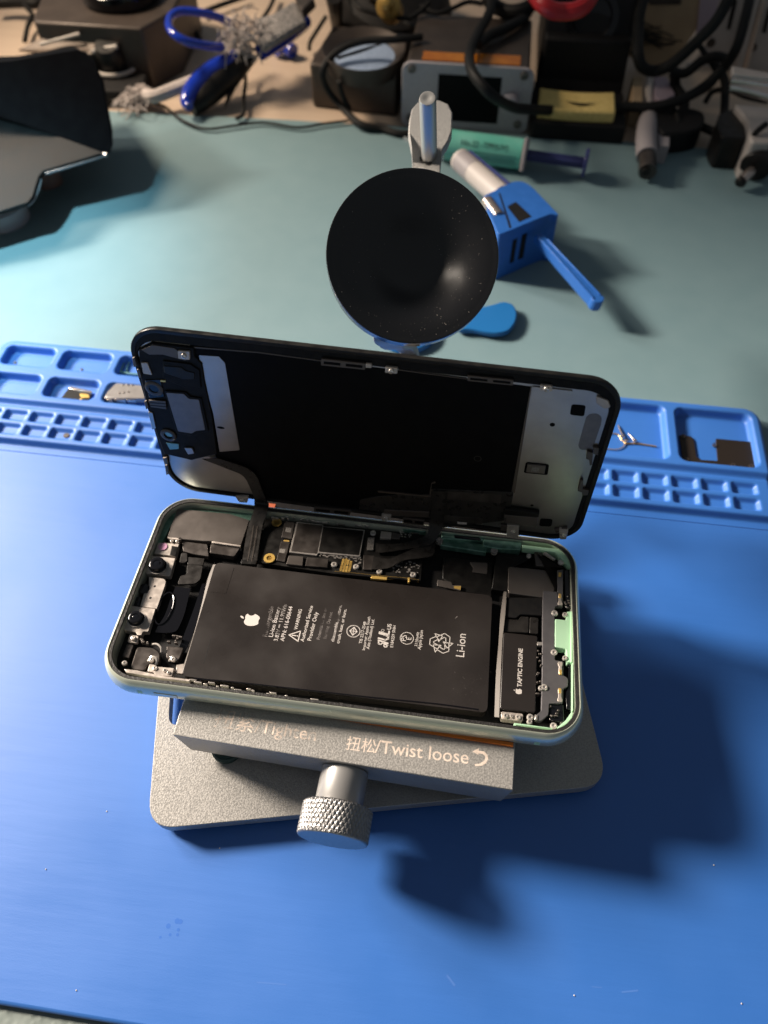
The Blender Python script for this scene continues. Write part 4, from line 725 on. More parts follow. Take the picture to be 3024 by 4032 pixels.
# tabs along the top edge and the ends
def chain_tab(q):
    o = lp('hook_tab', 'beige_edge', q, -.2, .7, .12, .3); a, b, c, d = [Vector(p) for p in q]
    for t0, t1 in ((.06, .44), (.56, .94)):
        pts = [a.lerp(b, t0).lerp(d.lerp(c, t0), .3), a.lerp(b, t1).lerp(d.lerp(c, t1), .3), a.lerp(b, t1).lerp(d.lerp(c, t1), .72), a.lerp(b, t0).lerp(d.lerp(c, t0), .72)]
        m_ = MB(); m_.prism(pts, .6, .74); obj('tab_slot', m_, 'lcd_black', lid)
chain_tab([(-13.61,32.47),(-0.59,32.55),(-0.7,30.29),(-13.84,30.07)]); chain_tab([(29.06,32.48),(42.11,32.74),(42.28,30.78),(29.14,30.57)])
chain_tab([(-19.78,-35.13),(-6.34,-34.23),(-6.85,-37.05),(-20.3,-37.75)]); chain_tab([(12.5,-34.26),(20.07,-34.13),(19.98,-37.05),(12.27,-37.43)])
lp('hook_tab', 'pale_steel', [(-0.45,32.58),(1.2,32.58),(1.2,31.22),(-0.55,31.15)], -.2, .7, .1)
for q in ([(5.33,32.3),(8.87,32.32),(8.82,30.32),(5.2,30.24)], [(49.79,32.16),(53.2,32.17),(53.42,30.34),(49.95,30.31)], [(-57.73,29.46),(-53.93,29.69),(-54.44,26.48),(-58.1,26.39)], [(-49.14,-34.76),(-43.96,-34.03),(-44.88,-37.46),(-47.95,-37.77)], [(4.7,-33.93),(8.2,-33.57),(7.88,-36.67),(4.73,-37.18)], [(48.67,-30.49),(52.72,-29.99),(53.37,-36.72),(49.31,-37.08)], [(66.2,-28.9),(69.26,-28.75),(69.57,-33.91),(67.43,-34.38)]):
    o = lp('screw_tab', 'pale_steel', q, -.2, .9, .15, .4); c = sum((Vector(p) for p in q), Vector((0, 0)))/4
    s_ = bpy.data.objects.new('screw', SCR[0.85]); COL.objects.link(s_); s_.parent = lid; s_.location = (c.x*MM, c.y*MM, 1.1*MM)
# right end: holes, sticker, microphone, clips
lp('raised_flange', 'plate', [(47.74,30.6),(59.13,30.7),(59.27,28.07),(58.62,27.2),(48.79,26.96),(47.97,26)], -.5, -.05, .12, .5)
lp('square_hole', 'lcd_black', [(59.8,25.56),(63.85,25.74),(64.25,21.47),(60.06,21.46)], -.46, -.40, 0, .9); lp('square_hole', 'lcd_black', [(59.34,-26.12),(63.49,-25.79),(63.62,-29.75),(59.56,-30.25)], -.46, -.40, 0, .9)
lp('oval_sticker', 'speaker_grey', [(65.66,22.63),(67.62,23.21),(69.16,22.13),(69.64,19.54),(69.38,9.37),(68.35,8.25),(65.87,7.96),(64.89,9.52),(64.84,11.81),(64.84,21.44)], -.46, -.39, .02, 1.2)
hm_ = MB()
for q in [(55.83,16.79),(55.56,-20.19)]: flat(hm_, circle(q, .8 if q[1] > 0 else .55, 14), -.44)
L_('plate_hole', hm_, 'lcd_black')
lp('microphone_well', 'lcd_black', [(50.52,-0.15),(57.77,0.09),(58.09,-4.82),(50.52,-5.13)], -.46, -.38, 0, .8); mo = lp('microphone', 'shield', [(51.13,-0.5),(56.79,-0.24),(56.96,-3.77),(51.14,-4.07)], -.4, .3, .12)
b = MB(); b.prism([(52.65,-1.35),(54.96,-1.24),(55.02,-3.24),(52.69,-3.36)], .28, .33); obj('code_label', b, 'label_grey', lid)
lp('corner_contacts', 'pale_steel', [(65.98,30),(69.42,28.95),(70.67,26.6),(69.21,25.72),(66.42,27.53)], -.4, .3, .2, .5)
for q in ([(69.09,10.66),(70.86,10.61),(71.28,7.57),(69.79,7.89)], [(67.76,8.63),(69.62,8.23),(70.44,3.19),(69.78,2.7),(69.14,5.2),(68.18,5.4)], [(68.32,-4.13),(69.26,-4.34),(70.17,-9.79),(68.56,-9.28)], [(69.69,-8.25),(71.82,-8.25),(72.06,-10.65),(70.25,-11)], [(64.71,-29.96),(68.8,-27.99),(68.83,-29.08),(65.55,-31.44)]):
    lp('edge_clip', 'beige_edge', q, -.4, .7, .12)
b = MB(); line_mb(b, circle((35.35,-1.22), 1.1, 24), .35, -.27, True); L_('ring_mark', b, 'flex')
# lower cable covers
lp('cable_cover', 'flex', [(-3.17,-28.5),(3.11,-25.48),(10.14,-23.22),(21.15,-21.93),(21.61,-17.97),(48.45,-14.46),(48.71,-22.54),(47.34,-29.53),(26.85,-37.58),(21.77,-33.02),(-3.54,-33.58)], -.4, .05, .12)
lp('cable_cover_edge', 'beige_edge', [(22.42,-14.29),(21.33,-15.08),(20.93,-21.11),(17.66,-21.74),(3.1,-22.41),(3.39,-23.23),(13.05,-22.65),(21.45,-22.13),(21.47,-15.47),(22.73,-14.73)], -.3, .1, 0)
lp('cable_window', 'shield_dark', [(27.1,-18.19),(44.97,-16.4),(45.06,-20.66),(26.92,-21.92)], 0, .12, .05); lp('cable_window', 'shield_dark', [(26.92,-30.54),(39.99,-29.6),(40.24,-32.75),(26.67,-33.44)], 0, .15, .05, .6)
lp('cable_window', 'white_plastic', [(31.47,-33.04),(34.97,-32.88),(34.89,-33.97),(31.7,-34.21)], .1, .3, .1)
lp('cable_window', 'beige_edge', [(5.57,-31.75),(21.63,-29.75),(21.58,-32.95),(5.36,-34.86)], 0, .3, .15, .4)
lp('driver_chip', 'black', [(46.91,-21.84),(58.36,-21.87),(58.43,-23.9),(47,-24.89)], -.2, 1.3, .25); lp('driver_chip', 'shield', [(47.03,-25.25),(58.19,-24.33),(58.68,-29.31),(47.36,-29.23)], -.2, 1.1, .15)
lp('steel_tab', 'beige_edge', [(46.51,-31.06),(48.79,-31.29),(49.07,-34.11),(46.97,-33.98)], -.2, .7, .12)
# display flexes dropping into the body
def mixed(*seg): return [dsp(p, w) if k == 'D' else (p[0], p[1], w) for k, p, w in seg]
fl = MB(); fl.ribbon(mixed(('D', (-58.49,-17.23), .6), ('D', (-50.07,-20.53), .6), ('D', (-44.6,-23.1), .7), ('D', (-42.66,-28.8), .9), ('D', (-41.67,-33.46), 1.4), ('B', (-41.69,36.99), .9), ('B', (-41.14,33.63), .5), ('B', (-42.07,28.24), -1.6), ('B', (-41.61,20.27), -2.4), ('B', (-40.83,13.34), -2.6)),
    mixed(('D', (-52.79,-15.81), .6), ('D', (-43.44,-18.51), .6), ('D', (-39.81,-21.79), .7), ('D', (-38.45,-27.99), .9), ('D', (-37.21,-33.46), 1.4), ('B', (-36.31,36.77), .9), ('B', (-36.23,33.6), .5), ('B', (-37.05,28.48), -1.6), ('B', (-36.56,20.53), -2.4), ('B', (-35.91,13.81), -2.6)), .22, 7)
f1 = P_('display_cable', fl, 'flex', sharp=60)
wl_ = MB()
for t0 in (.36, .64):
    a0, a1 = (-42.04,28.17), (-37.02,28.41); c0, c1_ = (-40.71,13.07), (-35.8,13.55)
    p0 = Vector(a0).lerp(Vector(a1), t0); p1 = Vector(c0).lerp(Vector(c1_), t0); wl_.add([(p0.x-.1, p0.y, -1.42), (p0.x+.1, p0.y, -1.42), (p1.x+.1, p1.y, -2.42), (p1.x-.1, p1.y, -2.42)], [(0, 1, 2, 3)])
obj('cable_trace', wl_, 'beige_edge', f1)
cl = MB(); cl.prism([(-41.24,14.05),(-35.82,14.37),(-35.78,12.55),(-40.99,12.26)], -4.5, -2.4); P_('cable_connector', cl, 'black', bevel=.15)
fl = MB(); fl.ribbon(mixed(('D', (22.13,-18.39), .5), ('D', (22.06,-28.83), .6), ('D', (21.81,-33.86), 1.2), ('B', (21.82,32.39), .6), ('B', (19.37,30.77), -.8), ('B', (14.07,28.72), -1.8), ('B', (5.89,27.41), -2.4), ('B', (3.87,28.07), -2.7)),
    mixed(('D', (26.91,-17.47), .5), ('D', (26.58,-28.81), .6), ('D', (26.78,-34.99), 1.2), ('B', (25.66,31.78), .6), ('B', (23.28,28.45), -.8), ('B', (15.29,26.03), -1.8), ('B', (7.26,23.89), -2.4), ('B', (4.46,23.57), -2.7)), .22, 7)
P_('display_cable', fl, 'flex', sharp=60)
fl = MB(); fl.ribbon(mixed(('B', (25.17,30.81), -.9), ('B', (19.7,27.8), -1.4), ('B', (13.26,23.62), -2.0), ('B', (9.41,21.38), -2.4), ('B', (4.04,21.85), -2.6)),
    mixed(('B', (24.97,27.7), -1.0), ('B', (23.95,23.95), -1.5), ('B', (14.88,21.4), -2.1), ('B', (9.87,17.64), -2.5), ('B', (3.92,16.34), -2.6)), .22, 7)
P_('display_cable', fl, 'flex', sharp=60)

# ------------------------------------------------------------------ small parts lying in the tray
def tiny_screw(c, label):
    m_ = MB(); ax = Vector((0.5, 0.2, 0.8)).normalized(); m_.lathe((*c, 1.9), ax, [(.3, -.6), (.3, .5), (.8, .6), (.8, 1.0), (.3, 1.1), (.01, .95)], 16, caps=False)
    o = obj('loose_screw', m_, 'silver'); tag(o, label, 'screw', 'loose screws in the tray'); return o
tiny_screw((-212.91,245.55), 'tiny silver screw in the far left corner well of the tray')
tiny_screw((-179.51,245.21), 'tiny dull screw in the second well of the back tray row')
m_ = MB(); q = (-172.05,205.66); m_.lathe((*q, 1.15), (0, 0, 1), [(1.3, 0), (1.3, .35), (.6, .35)], 20); tag(obj('washer', m_, 'shield'), 'small dark oval washer in a little front row well', 'washer')
t = thing('black_tile', 'shiny black square tile with gold edge lying in the tray', 'chip')
m_ = MB(); m_.prism([(-181.16,233.23),(-169.13,230.99),(-169.29,225.64),(-182.45,226.11)], 1.2, 2.2); obj('tile_body', m_, 'coin', t, bevel=.1)
m_ = MB(); m_.prism([(-180.69,234.06),(-169.39,232.53),(-169.04,230.93),(-180.86,232.63)], 1.2, 2.6); obj('metal_edge', m_, 'rack_bar', t, bevel=.2)
m_ = MB(); m_.prism(fillet([(-174.31,230.43),(-170.47,230.3),(-169.02,228.29),(-171.95,227.91),(-174.31,229.17)], .5), 2.2, 2.5); m_.prism([(-173.3,227.74),(-172.18,227.88),(-172.75,225.62),(-173.65,225.51)], 2.2, 2.35); obj('gold_pad', m_, 'gold', t, bevel=.1)
t = thing('camera_bracket', 'grey stamped metal bracket with pins lying in a tray well', 'bracket')
m_ = MB(); m_.prism([(-158.93,237.04),(-149.05,238.64),(-143.83,237.09),(-142.22,229.14),(-161.17,227.29),(-160.86,231.71)], 1.4, 4.5); obj('bracket_body', m_, 'tray_steel', t, bevel=.4)
m_ = MB()
for a, b in ((1085, 1145), (1165, 1275), (1290, 1385)):
    pass
for q in ([(-160.64,228.56),(-157.95,228.91),(-157.23,226.83),(-159.91,226.48)], [(-157.14,229.27),(-152.03,229.81),(-151.35,227.78),(-156.4,227.13)], [(-151.53,230),(-147.23,230.43),(-146.57,228.41),(-150.81,227.85)]): m_.prism(fillet(q, .5), 1.5, 4.0)
q = [(-159.97,226.67),(-157.14,227.04),(-156.53,225.26),(-159.35,224.89)]; m_.prism(fillet(q, .5), 1.3, 2.6); obj('bracket_lip', m_, 'rack_bar', t, bevel=.3)
m_ = MB()
for q in [(-155.06,236.17),(-152.79,236.46),(-150.76,236.72),(-155.21,231.09),(-153.29,231.65),(-151.15,232.25)]: m_.lathe((*q, 4.4), (0, 0, 1), [(.5, 0), (.4, .4), (.01, .5)], 10, caps=False)
obj('dimple', m_, 'shield', t)
m_ = MB(); a_ = [(-161.11,247.31,1.8),(-161.18,248.97,1.8),(-161.15,255.36,1.8),(-160.54,256.46,1.8),(-154.79,256.87,1.8),(-147.79,256.42,1.8),(-145.5,250.67,1.8),(-145.89,247.31,1.8),(-153.29,246.35,1.8),(-160.19,246.77,1.8),(-161.11,247.31,1.8)]; m_.tube(a_, .55, 8, 4); a_ = [(-158.09,247.71,1.8),(-158.37,254.37,1.8),(-151.23,254.96,1.8)]; m_.tube(a_, .35, 8, 4)
tag(obj('gasket_ring', m_, 'teal_glass'), 'pale teal rubber gasket loop beside the lifted screen', 'gasket')
t = thing('shield_plate', 'dark brown U-shaped shield plate in the right corner well of the tray', 'shield plate')
m_ = MB(); m_.prism(fillet([(99.28,240.98),(104.59,240.81),(105.5,239.2),(105.78,229.07),(107.72,227.66),(114.6,228.01),(115.21,240.93),(131.66,241.01),(130.61,226),(118.45,225.66),(101.1,225.69),(99.57,227.15)], .6), 1.2, 1.9); obj('plate_body', m_, 'brown_steel', t, bevel=.15)
m_ = MB()
for q in [(100.92,240.21),(114.25,236.8),(131.12,240.14),(101.2,226.81),(128.44,226.64),(120.78,226.19)]: m_.lathe((*q, 1.7), (0, 0, 1), [(1.0, 0), (1.0, .6), (.5, .6), (.45, .1)], 16, caps=False)
obj('screw_eye', m_, 'beige_edge', t)
m_ = MB(); m_.tube([(64.25,236.06,1.6),(69.48,238.2,1.6),(72.48,237.83,1.6),(73.87,235.01,1.6),(75.27,232.9,1.6),(73.88,230.45,1.6),(70.85,228.92,1.6),(66.6,228.93,1.6)], .22, 6); m_.tube([(75.27,232.9,1.6),(80.84,233.63,1.6),(88.87,233.09,1.6)], .3, 6)
o = obj('bent_wire', m_, 'brass_dark'); tag(o, 'thin bent wire clip lying right of the screen in the tray', 'wire')
for i, (a, b, r, lab) in enumerate((([(74.11,236.48,2.6),(72.72,243.61,1.6)], 0, .45, 'longer copper coloured pin beside the bent wire'), ([(79.45,234.53,2.2),(77.06,239.19,1.6)], 0, .35, 'shorter copper coloured pin beside the bent wire'))):
    m_ = MB(); m_.cyl(a[1], a[0], r*.6, r, 12); m_.lathe(a[0], (0, 0, 1), [(.01, -.9), (.8, -.5), (.95, 0), (.7, .5), (.01, .7)], 16, caps=False); tag(obj('contact_pin', m_, 'rack_bar'), lab, 'pin', 'copper pins in the tray')
m_ = MB(); m_.lathe([(75.68,234.04,2.2)][0], (0, 0, 1), [(.01, -.9), (.7, -.5), (.9, 0), (.6, .5), (.01, .7)], 16, caps=False); tag(obj('contact_ball', m_, 'rack_bar'), 'small shiny ball between the copper pins', 'ball')
# ------------------------------------------------------------------ blue suction puller lying on the bench mat
t = thing('suction_puller', 'flat blue plastic suction puller with a paddle handle lying under the black cup', 'opening tool')
pc_ = (-28.81,293.33); m_ = MB(); m_.lathe((*pc_, -1.2), (0, 0, 1), [(13.5, 0), (14.6, 1), (14.0, 3.4), (9, 5), (5, 6)], 48); obj('suction_disc', m_, 'blue_flat', t)
m_ = MB(); m_.prism(fillet([(-5.49,299.17),(2.05,313.96),(7.44,314.65),(11.68,316.7),(18.04,320.53),(23.01,318.83),(25.17,312.83),(24.59,304.66),(21.13,297.88),(15.96,295.64),(10.68,295.74),(3.18,297.12),(-3.11,295.99)], 4), 0.2, 3.0); obj('paddle_handle', m_, 'blue_flat', t, bevel=.7)
# ------------------------------------------------------------------ blue glue syringe holder
t = thing('syringe_gun', 'blue printed plastic syringe holder with a lever handle and a clear cartridge', 'syringe holder')
TZ = 27.0
top = [(1.54,373.39,27),(9.56,382.36,27),(17.26,389.42,27),(22.41,389.67,27),(27.07,385.6,27),(41.84,362.23,27),(39.11,362.82,27),(29.9,356.97,27),(11.52,340.98,27)]
tp2 = [(p[0], p[1]) for p in top]
fr = [(11.52,340.98),(29.91,356.42),(37.47,362.61),(41.85,361.3),(27.07,385.6),(22.4,390.08),(17.26,389.42),(1.54,373.39)]
bt_ = [(13.32,334.48),(32.11,344.88),(42.2,352.51),(47.88,374.85)]
m_ = MB(); m_.prism(fillet(fr, 2.5), -1.2, TZ); g0 = obj('holder_body', m_, 'blue_plastic', t, bevel=1.2)
m_ = MB(); m_.prism(fillet([(14.78,365.62),(19.05,370.59),(27.67,358.4),(21.29,352.95)], .6), TZ-.2, TZ+.08); m_.prism([(9.79,377.24),(10.58,377.34),(17.67,347.91),(16.63,346.88)], TZ-.2, TZ+.08); obj('top_slot', m_, 'black_matte', t)
a, b = Vector((*fr[0], 0)), Vector((*fr[1], 0)); fd = (b-a).normalized(); fn_ = Vector((fd.y, -fd.x, 0))
m_ = MB()
for off, wd_, z0, z1 in ((11.5, 1.3, 6, 20), (17.5, 1.6, 6, 21)):
    c = a+fd*off+Vector((0, 0, (z0+z1)/2)); m_.obox(c+fn_*0.05, fd*wd_, fn_*0.3, Vector((0, 0, (z1-z0)/2)))
obj('front_slot', m_, 'black_matte', t)
h0, h1 = Vector((*(35.3,348.8), 18)), Vector((*(61.93,314.82), 12))
hd = (h1-h0).normalized(); hs = hd.cross(Vector((0, 0, 1))).normalized(); hu = hs.cross(hd)
m_ = MB(); m_.loft([[h0-hd*6+hs*1.8-hu*2.4, h0-hd*6+hs*1.8+hu*2.4, h0-hd*6-hs*1.8+hu*2.4, h0-hd*6-hs*1.8-hu*2.4], [h0+hs*2.0-hu*2.6, h0+hs*2.0+hu*2.6, h0-hs*2.0+hu*2.6, h0-hs*2.0-hu*2.6], [h1+hs*2.6-hu*3.0, h1+hs*2.6+hu*3.0, h1-hs*2.6+hu*3.0, h1-hs*2.6-hu*3.0]]); m_.lathe(h1+hd*0.6-hu*3, hu, [(3.2, 0), (3.2, 6)], 24)
m_.tube([h0+hu*2.6+hs*1.6, h1+hu*3.1+hs*2.2], .55, 6, 2); m_.tube([h0+hu*2.6-hs*1.6, h1+hu*3.1-hs*2.2], .55, 6, 2); obj('lever_handle', m_, 'blue_plastic', t, bevel=.5)
c0, c1 = Vector((*(-13.46,425.65), 16)), Vector((*(9.59,391.78), 18))
ca = (c1-c0).normalized(); m_ = MB(); m_.lathe(c0, ca, [(3.5, -2), (6.3, 0), (6.3, (c1-c0).length+4)], 28); obj('cartridge', m_, 'white_plastic', t)
m_ = MB(); m_.lathe(c0, ca, [(6.45, 2), (6.45, 16)], 28, caps=False); obj('cartridge_label', m_, 'grey_plug', t)
m_ = MB(); m_.tube([c0+Vector((5, 4, 3)), c1+Vector((6, 4, 3))], 1.2, 8, 2); obj('blue_stripe', m_, 'purple', t)
m_ = MB(); m_.cyl([(4.09,371.97,25)][0], [(10.93,358.48,25)][0], 3.4, n=20); obj('copper_collar', m_, 'rack_bar', t, bevel=.3)
# ------------------------------------------------------------------ flux syringe
t = thing('flux_syringe', 'clear syringe with a green label and indigo plunger lying on the bench mat', 'syringe')
s0, s1 = Vector((*(-26.41,456.48), 7.5)), Vector((*(24.5,450.88), 7.5)); sa = (s1-s0).normalized(); SL = (s1-s0).length
m_ = MB(); m_.lathe(s0, sa, [(2.2, -8), (2.6, -4), (8.4, 0), (8.6, 2), (8.6, SL)], 36); obj('barrel', m_, 'clear', t)
m_ = MB(); m_.lathe(s0, sa, [(8.0, 1), (8.0, SL-5)], 36, caps=True); obj('flux_paste', m_, 'white_plastic', t)
m_ = MB(); m_.lathe(s0, sa, [(8.75, 3), (8.75, SL-2)], 48, caps=False); obj('green_label', m_, 'green_label', t)
up = (Vector((0, 0, 262))-Vector((8, 464, 8))); up = (up-sa*up.dot(sa)).normalized(); sd_ = up.cross(sa)
def on_label(mb2d):   # wrap flat lettering round the barrel
    out = MB(); out.f = mb2d.f
    for x, y, z in mb2d.v:
        th = y/8.8; out.v.append(tuple(s0+sa*x+(up*math.cos(th)+up.cross(sa)*math.sin(th))*9.0))
    return out
tx = text_mb('No.22 -TPF(UV)', (SL*.25, 1.0), (SL*.80, 1.0), 0, 0, None, .01)
obj('label_print', on_label(tx), 'label_print', t)
tx = MB()
for k in range(3):
    xx = SL*.30
    while xx < SL*.9:
        l_ = random.uniform(.8, 2.6); line_mb(tx, [(xx, -2.2-2.0*k), (xx+l_, -2.2-2.0*k)], .55, 0); xx += l_+.7
obj('fine_print', on_label(tx), 'label_print', t)
m_ = MB(); fc = s1; fo = [fc+up*a*1.0+up.cross(sa)*b for a, b in ()]
m_.obox(s1, sa*1.1, up*12.5, up.cross(sa)*9.2); obj('finger_flange', m_, 'grey_plug', t, bevel=.6)
p1 = Vector((*(60.53,446.17), 7.5)); pa = (p1-s1).normalized(); PLn = (p1-s1).length
m_ = MB(); m_.obox(s1+pa*PLn/2, pa*PLn/2, up*3.2, up.cross(pa)*.8); m_.obox(s1+pa*PLn/2, pa*PLn/2, up*.8, up.cross(pa)*3.2); m_.lathe(p1, pa, [(8, -1.2), (8.2, 0), (8, 1.0)], 32); obj('plunger', m_, 'purple', t, bevel=.3)
m_ = MB(); m_.lathe(s0-sa*24, sa, [(1.4, 0), (1.6, 10), (3.4, 11), (3.6, 17)], 20); obj('needle_cap', m_, 'clear', t)
m_ = MB(); m_.lathe(s0-sa*8, sa, [(3.0, 0), (3.4, 1), (3.4, 6)], 20); obj('needle_hub', m_, 'amber', t)
# ------------------------------------------------------------------ soldering controller with amber tape
FY = 494.0
t = thing('soldering_controller', 'small grey soldering controller with black screen, four screws and amber tape on top', 'controller')
m_ = MB(); m_.prism(rrect(81, 41, 6, 8, -15.2, 20.5-1), 0, 2.2); 
def stand_up(mb, y):   # x, height, depth(towards viewer) -> world, front face at y
    mb.v = [(a, y-c, b-3+1) for a, b, c in mb.v]; return mb
obj('front_plate', stand_up(m_, FY), 'grey_case', t, bevel=.5)
m_ = MB(); m_.prism([(-33, 5.5), (6, 5.5), (6, 34), (-33, 34)], 2.1, 2.35); obj('screen', stand_up(m_, FY), 'screen', t)
m_ = MB()
for a, b in ((-49.5, 36), (19, 36), (-49.5, 6), (19, 6)):
    m_ = MB(); m_.lathe((a, b, 2.0), (0, 0, 1), [(2.7, 0), (2.5, 1.0), (1.6, 1.5), (1.4, .8), (.01, .7)], 20, caps=False); obj('case_screw', stand_up(m_, FY), 'shield', t)
m_ = MB(); m_.lathe((12.5, 20.5, 2.0), (0, 0, 1), [(5.2, 0), (5.2, 7), (4.8, 8), (.01, 8.2)], 28, caps=False); obj('dial', stand_up(m_, FY), 'grey_case', t)
m_ = MB(); m_.box(-53, 22, FY+.1, FY+68, -2, 37); obj('case', m_, 'brown_case', t, bevel=1.5)
for x0, x1 in ((-44, -10), (-9, 16)):
    m_ = MB(); m_.box(x0, x1, FY+3, FY+15+random.uniform(-1, 1), 36.9, 37.35); obj('amber_tape', m_, 'kapton', t)
# ------------------------------------------------------------------ iron holder with yellow sponge
t = thing('sponge_holder', 'black soldering iron holder tray beside the grey controller', 'iron holder')
m_ = MB(); m_.box(27, 86, 486, 530, -2.8, 10); obj('holder_tray', m_, 'black_matte', t, bevel=2)
m_ = MB(); m_.loft([[(28, 524, -2.8), (85, 524, -2.8), (85, 530, -2.8), (28, 530, -2.8)], [(30, 548, 70), (84, 548, 70), (84, 556, 70), (30, 556, 70)]]); m_.box(30, 84, 530, 640, -2.8, 40); obj('holder_back', m_, 'black_matte', t, bevel=2)
m_ = MB(); m_.lathe((58, 541.3, 48), (0, -.97, .26), [(16, -2), (16, 1.8), (12, 2.2), (11, .5), (.01, 0.3)], 32, caps=False); obj('iron_socket', m_, 'black_gloss', t)
m_ = MB(); sg_ = []
for y_, zz in ((0, 0), (1, 0)): pass
nx = 24; ring = []
for j, (yy, hz) in enumerate(((489.5, 9.5), (489.0, 15.5), (489.8, 17), (510, 18.5), (512, 18), (512.4, 9.5))):
    ring.append([(30.5+(47)*i/nx, yy+1.2*math.cos((i/nx-.5)*math.pi)*(-1 if j < 3 else -2.4), hz) for i in range(nx+1)])
m_.loft([list(r) for r in zip(*ring)], cap0=True, cap1=True); so = obj('cleaning_sponge', m_, 'sponge', None, bevel=1.0); tag(so, 'yellow cleaning sponge with a curved slit in the black holder', 'sponge')
m_ = MB(); cr_ = [(46+20*k/12, 497-4.2*math.sin(math.pi*k/12), 18.35) for k in range(13)]; cr2 = [(46+20*k/12, 497-2.2*math.sin(math.pi*k/12), 18.4) for k in range(13)]
for k in range(12): m_.add([cr_[k], cr_[k+1], cr2[k+1], cr2[k]], [(0, 1, 2, 3)])
obj('slit', m_, 'black_matte', so)
# ------------------------------------------------------------------ tip cleaner
t = thing('tip_cleaner', 'dark bronze tip cleaner box with a round felt filled cup', 'tip cleaner')
m_ = MB(); m_.prism(fillet([(-118, 510), (-60, 504), (-57, 560), (-112, 566)], 3), -2.8, 25); obj('cleaner_box', m_, 'brown_case', t, bevel=1.5)
m_ = MB(); m_.lathe((-83, 515, 22), (0.02, -.06, 1), [(23, 0), (25, 6), (26.5, 12), (26.2, 12.6), (24.5, 11.6), (20, 8.5), (19.5, 6)], 64, caps=False); obj('cup_rim', m_, 'brown_case', t)
m_ = MB(); m_.lathe((-82, 515, 28), (0.02, -.06, 1), [(20, 0), (20, 1.5), (12, 2.3), (.01, 2.5)], 48, caps=False); fo = obj('felt_pad', m_, 'blue_felt', t)
m_ = MB(); m_.tube([(-99, 508, 30.2), (-86, 517, 31.2), (-74, 529, 30.4)], .9, 8); obj('felt_groove', m_, 'black_matte', t)
# ------------------------------------------------------------------ black power box with control panel, at the left
t = thing('power_box', 'dark bronze power box with a black turntable disc on top and a round knob', 'power box')
m_ = MB(); m_.prism([(-307, 529), (-303, 520), (-230, 519.5), (-217, 546), (-221, 610), (-330, 640)], -2.8, 36); obj('box_body', m_, 'brown_case', t, bevel=1.5)
m_ = MB(); m_.lathe((-257, 562, 36), (0, 0, 1), [(24.5, 0), (26, 1.5), (26, 9), (24, 10.5), (16, 10.5), (15, 9.5), (.01, 9)], 64, caps=False); obj('turntable_disc', m_, 'black_gloss', t)
m_ = MB(); m_.prism([(-305, 519), (-233, 519), (-231, 506), (-236, 494), (-300, 488)], -2.8, 8); obj('front_base', m_, 'black_matte', t, bevel=1.5)
pn = [(-316.55,512.89,20),(-303.6,520.01,24),(-276.48,531.26,28),(-249.34,520.58,24),(-249.86,518.21,22),(-265.75,513.14,20),(-294.94,516.26,17)]; m_ = MB(); m_.sheet(pn, 2.0); obj('control_panel', m_, 'bronze_tray', t, bevel=.3)
kb_ = Vector((*(-256.26,521.55), 12)); m_ = MB(); m_.lathe(kb_, (.05, -.35, 1), [(10.5, -3), (10, 3), (8.2, 14), (7.5, 15)], 32); obj('knob', m_, 'black', t)
m_ = MB(); q = [kb_+Vector((14.0*math.cos(a), 13.0*math.sin(a), -2.2-0.3*math.sin(a))) for a in [math.radians(x) for x in range(-120, 35, 12)]]; m_.tube(q, 1.5, 8, 3); obj('dial_ring', m_, 'white_mark', t)
m_ = MB(); m_.tube([(-298.9,511.27,26),(-286.27,515.88,28),(-272.82,518.2,31)], 1.1, 8, 3); obj('white_lever', m_, 'white_mark', t)
m_ = MB(); m_.tube([(-265,511.74,23),(-257.71,514.93,24),(-247.44,514.65,26)], 1.4, 8, 3); obj('panel_edge', m_, 'white_mark', t)
# ------------------------------------------------------------------ glossy hood in front, at the left edge
t = thing('black_hood', 'glossy black plastic hood with a folded lower lip reaching in from the left', 'hood')
A = [(-313.85,403.11,60),(-282.23,416.09,58.8),(-266.63,421.72,57.6),(-236.15,441.94,56.4),(-230.28,440.3,55.8),(-225.04,434.79,54.6),(-218.92,427.94,46.8),(-211.43,406.32,31.2),(-208.32,396.31,27.6),(-208.94,392.39,25.8),(-211.05,389.79,24.6),(-238.92,397.88,27.6),(-264.71,404.71,30.6),(-291.2,410.59,33.6),(-333.9,417.28,36)]
B2 = [(-211.05,389.79,24.6),(-241.17,372.43,21.6),(-242.04,367.85,21),(-240.81,353.32,18),(-242.13,348.33,17.4),(-247.41,345.38,16.8),(-263.64,332.78,16.2),(-293.69,318.03,16.2),(-333.9,417.28,36),(-291.2,410.59,33.6),(-264.71,404.71,30.6),(-238.92,397.88,27.6)]
m_ = MB(); m_.sheet(A, 2.2); obj('hood_shell', m_, 'visor_shaded', t, bevel=.8)
m_ = MB(); m_.sheet(B2, 2.2); obj('hood_lip', m_, 'visor', t, bevel=.8)
ca_ = sum((Vector(p) for p in A), Vector((0, 0, 0)))/len(A)
rA = [ca_.lerp(Vector(p), .96)+Vector((-3, 6, -5)) for p in A]; rB = [ca_.lerp(Vector(p), .9)+Vector((-22, 40, -14)) for p in A]
m_ = MB(); m_.loft([rA, rB]); obj('hood_light_block', m_, 'visor_shaded', t, bevel=1.0)  # unseen bulk added behind the shell to block the lamps
m_ = MB(); m_.tube([(-210.61,389.05,25.2),(-224.31,392.93,26.7),(-238.2,396.77,28.4),(-246.65,398.85,29.4)], lambda s: 1.0*(1-s)+.2, 8, 3); obj('crease_edge', m_, 'visor_glint', t)  # painted glint along the crease
m_ = MB(); m_.tube([(-210.69,389.21,25.1),(-224.51,381.1,23.7),(-240.76,371.88,22.1)], lambda s: .35+.45*s, 8, 3); obj('lip_glint', m_, 'visor_glint', t)  # painted glint along the lip
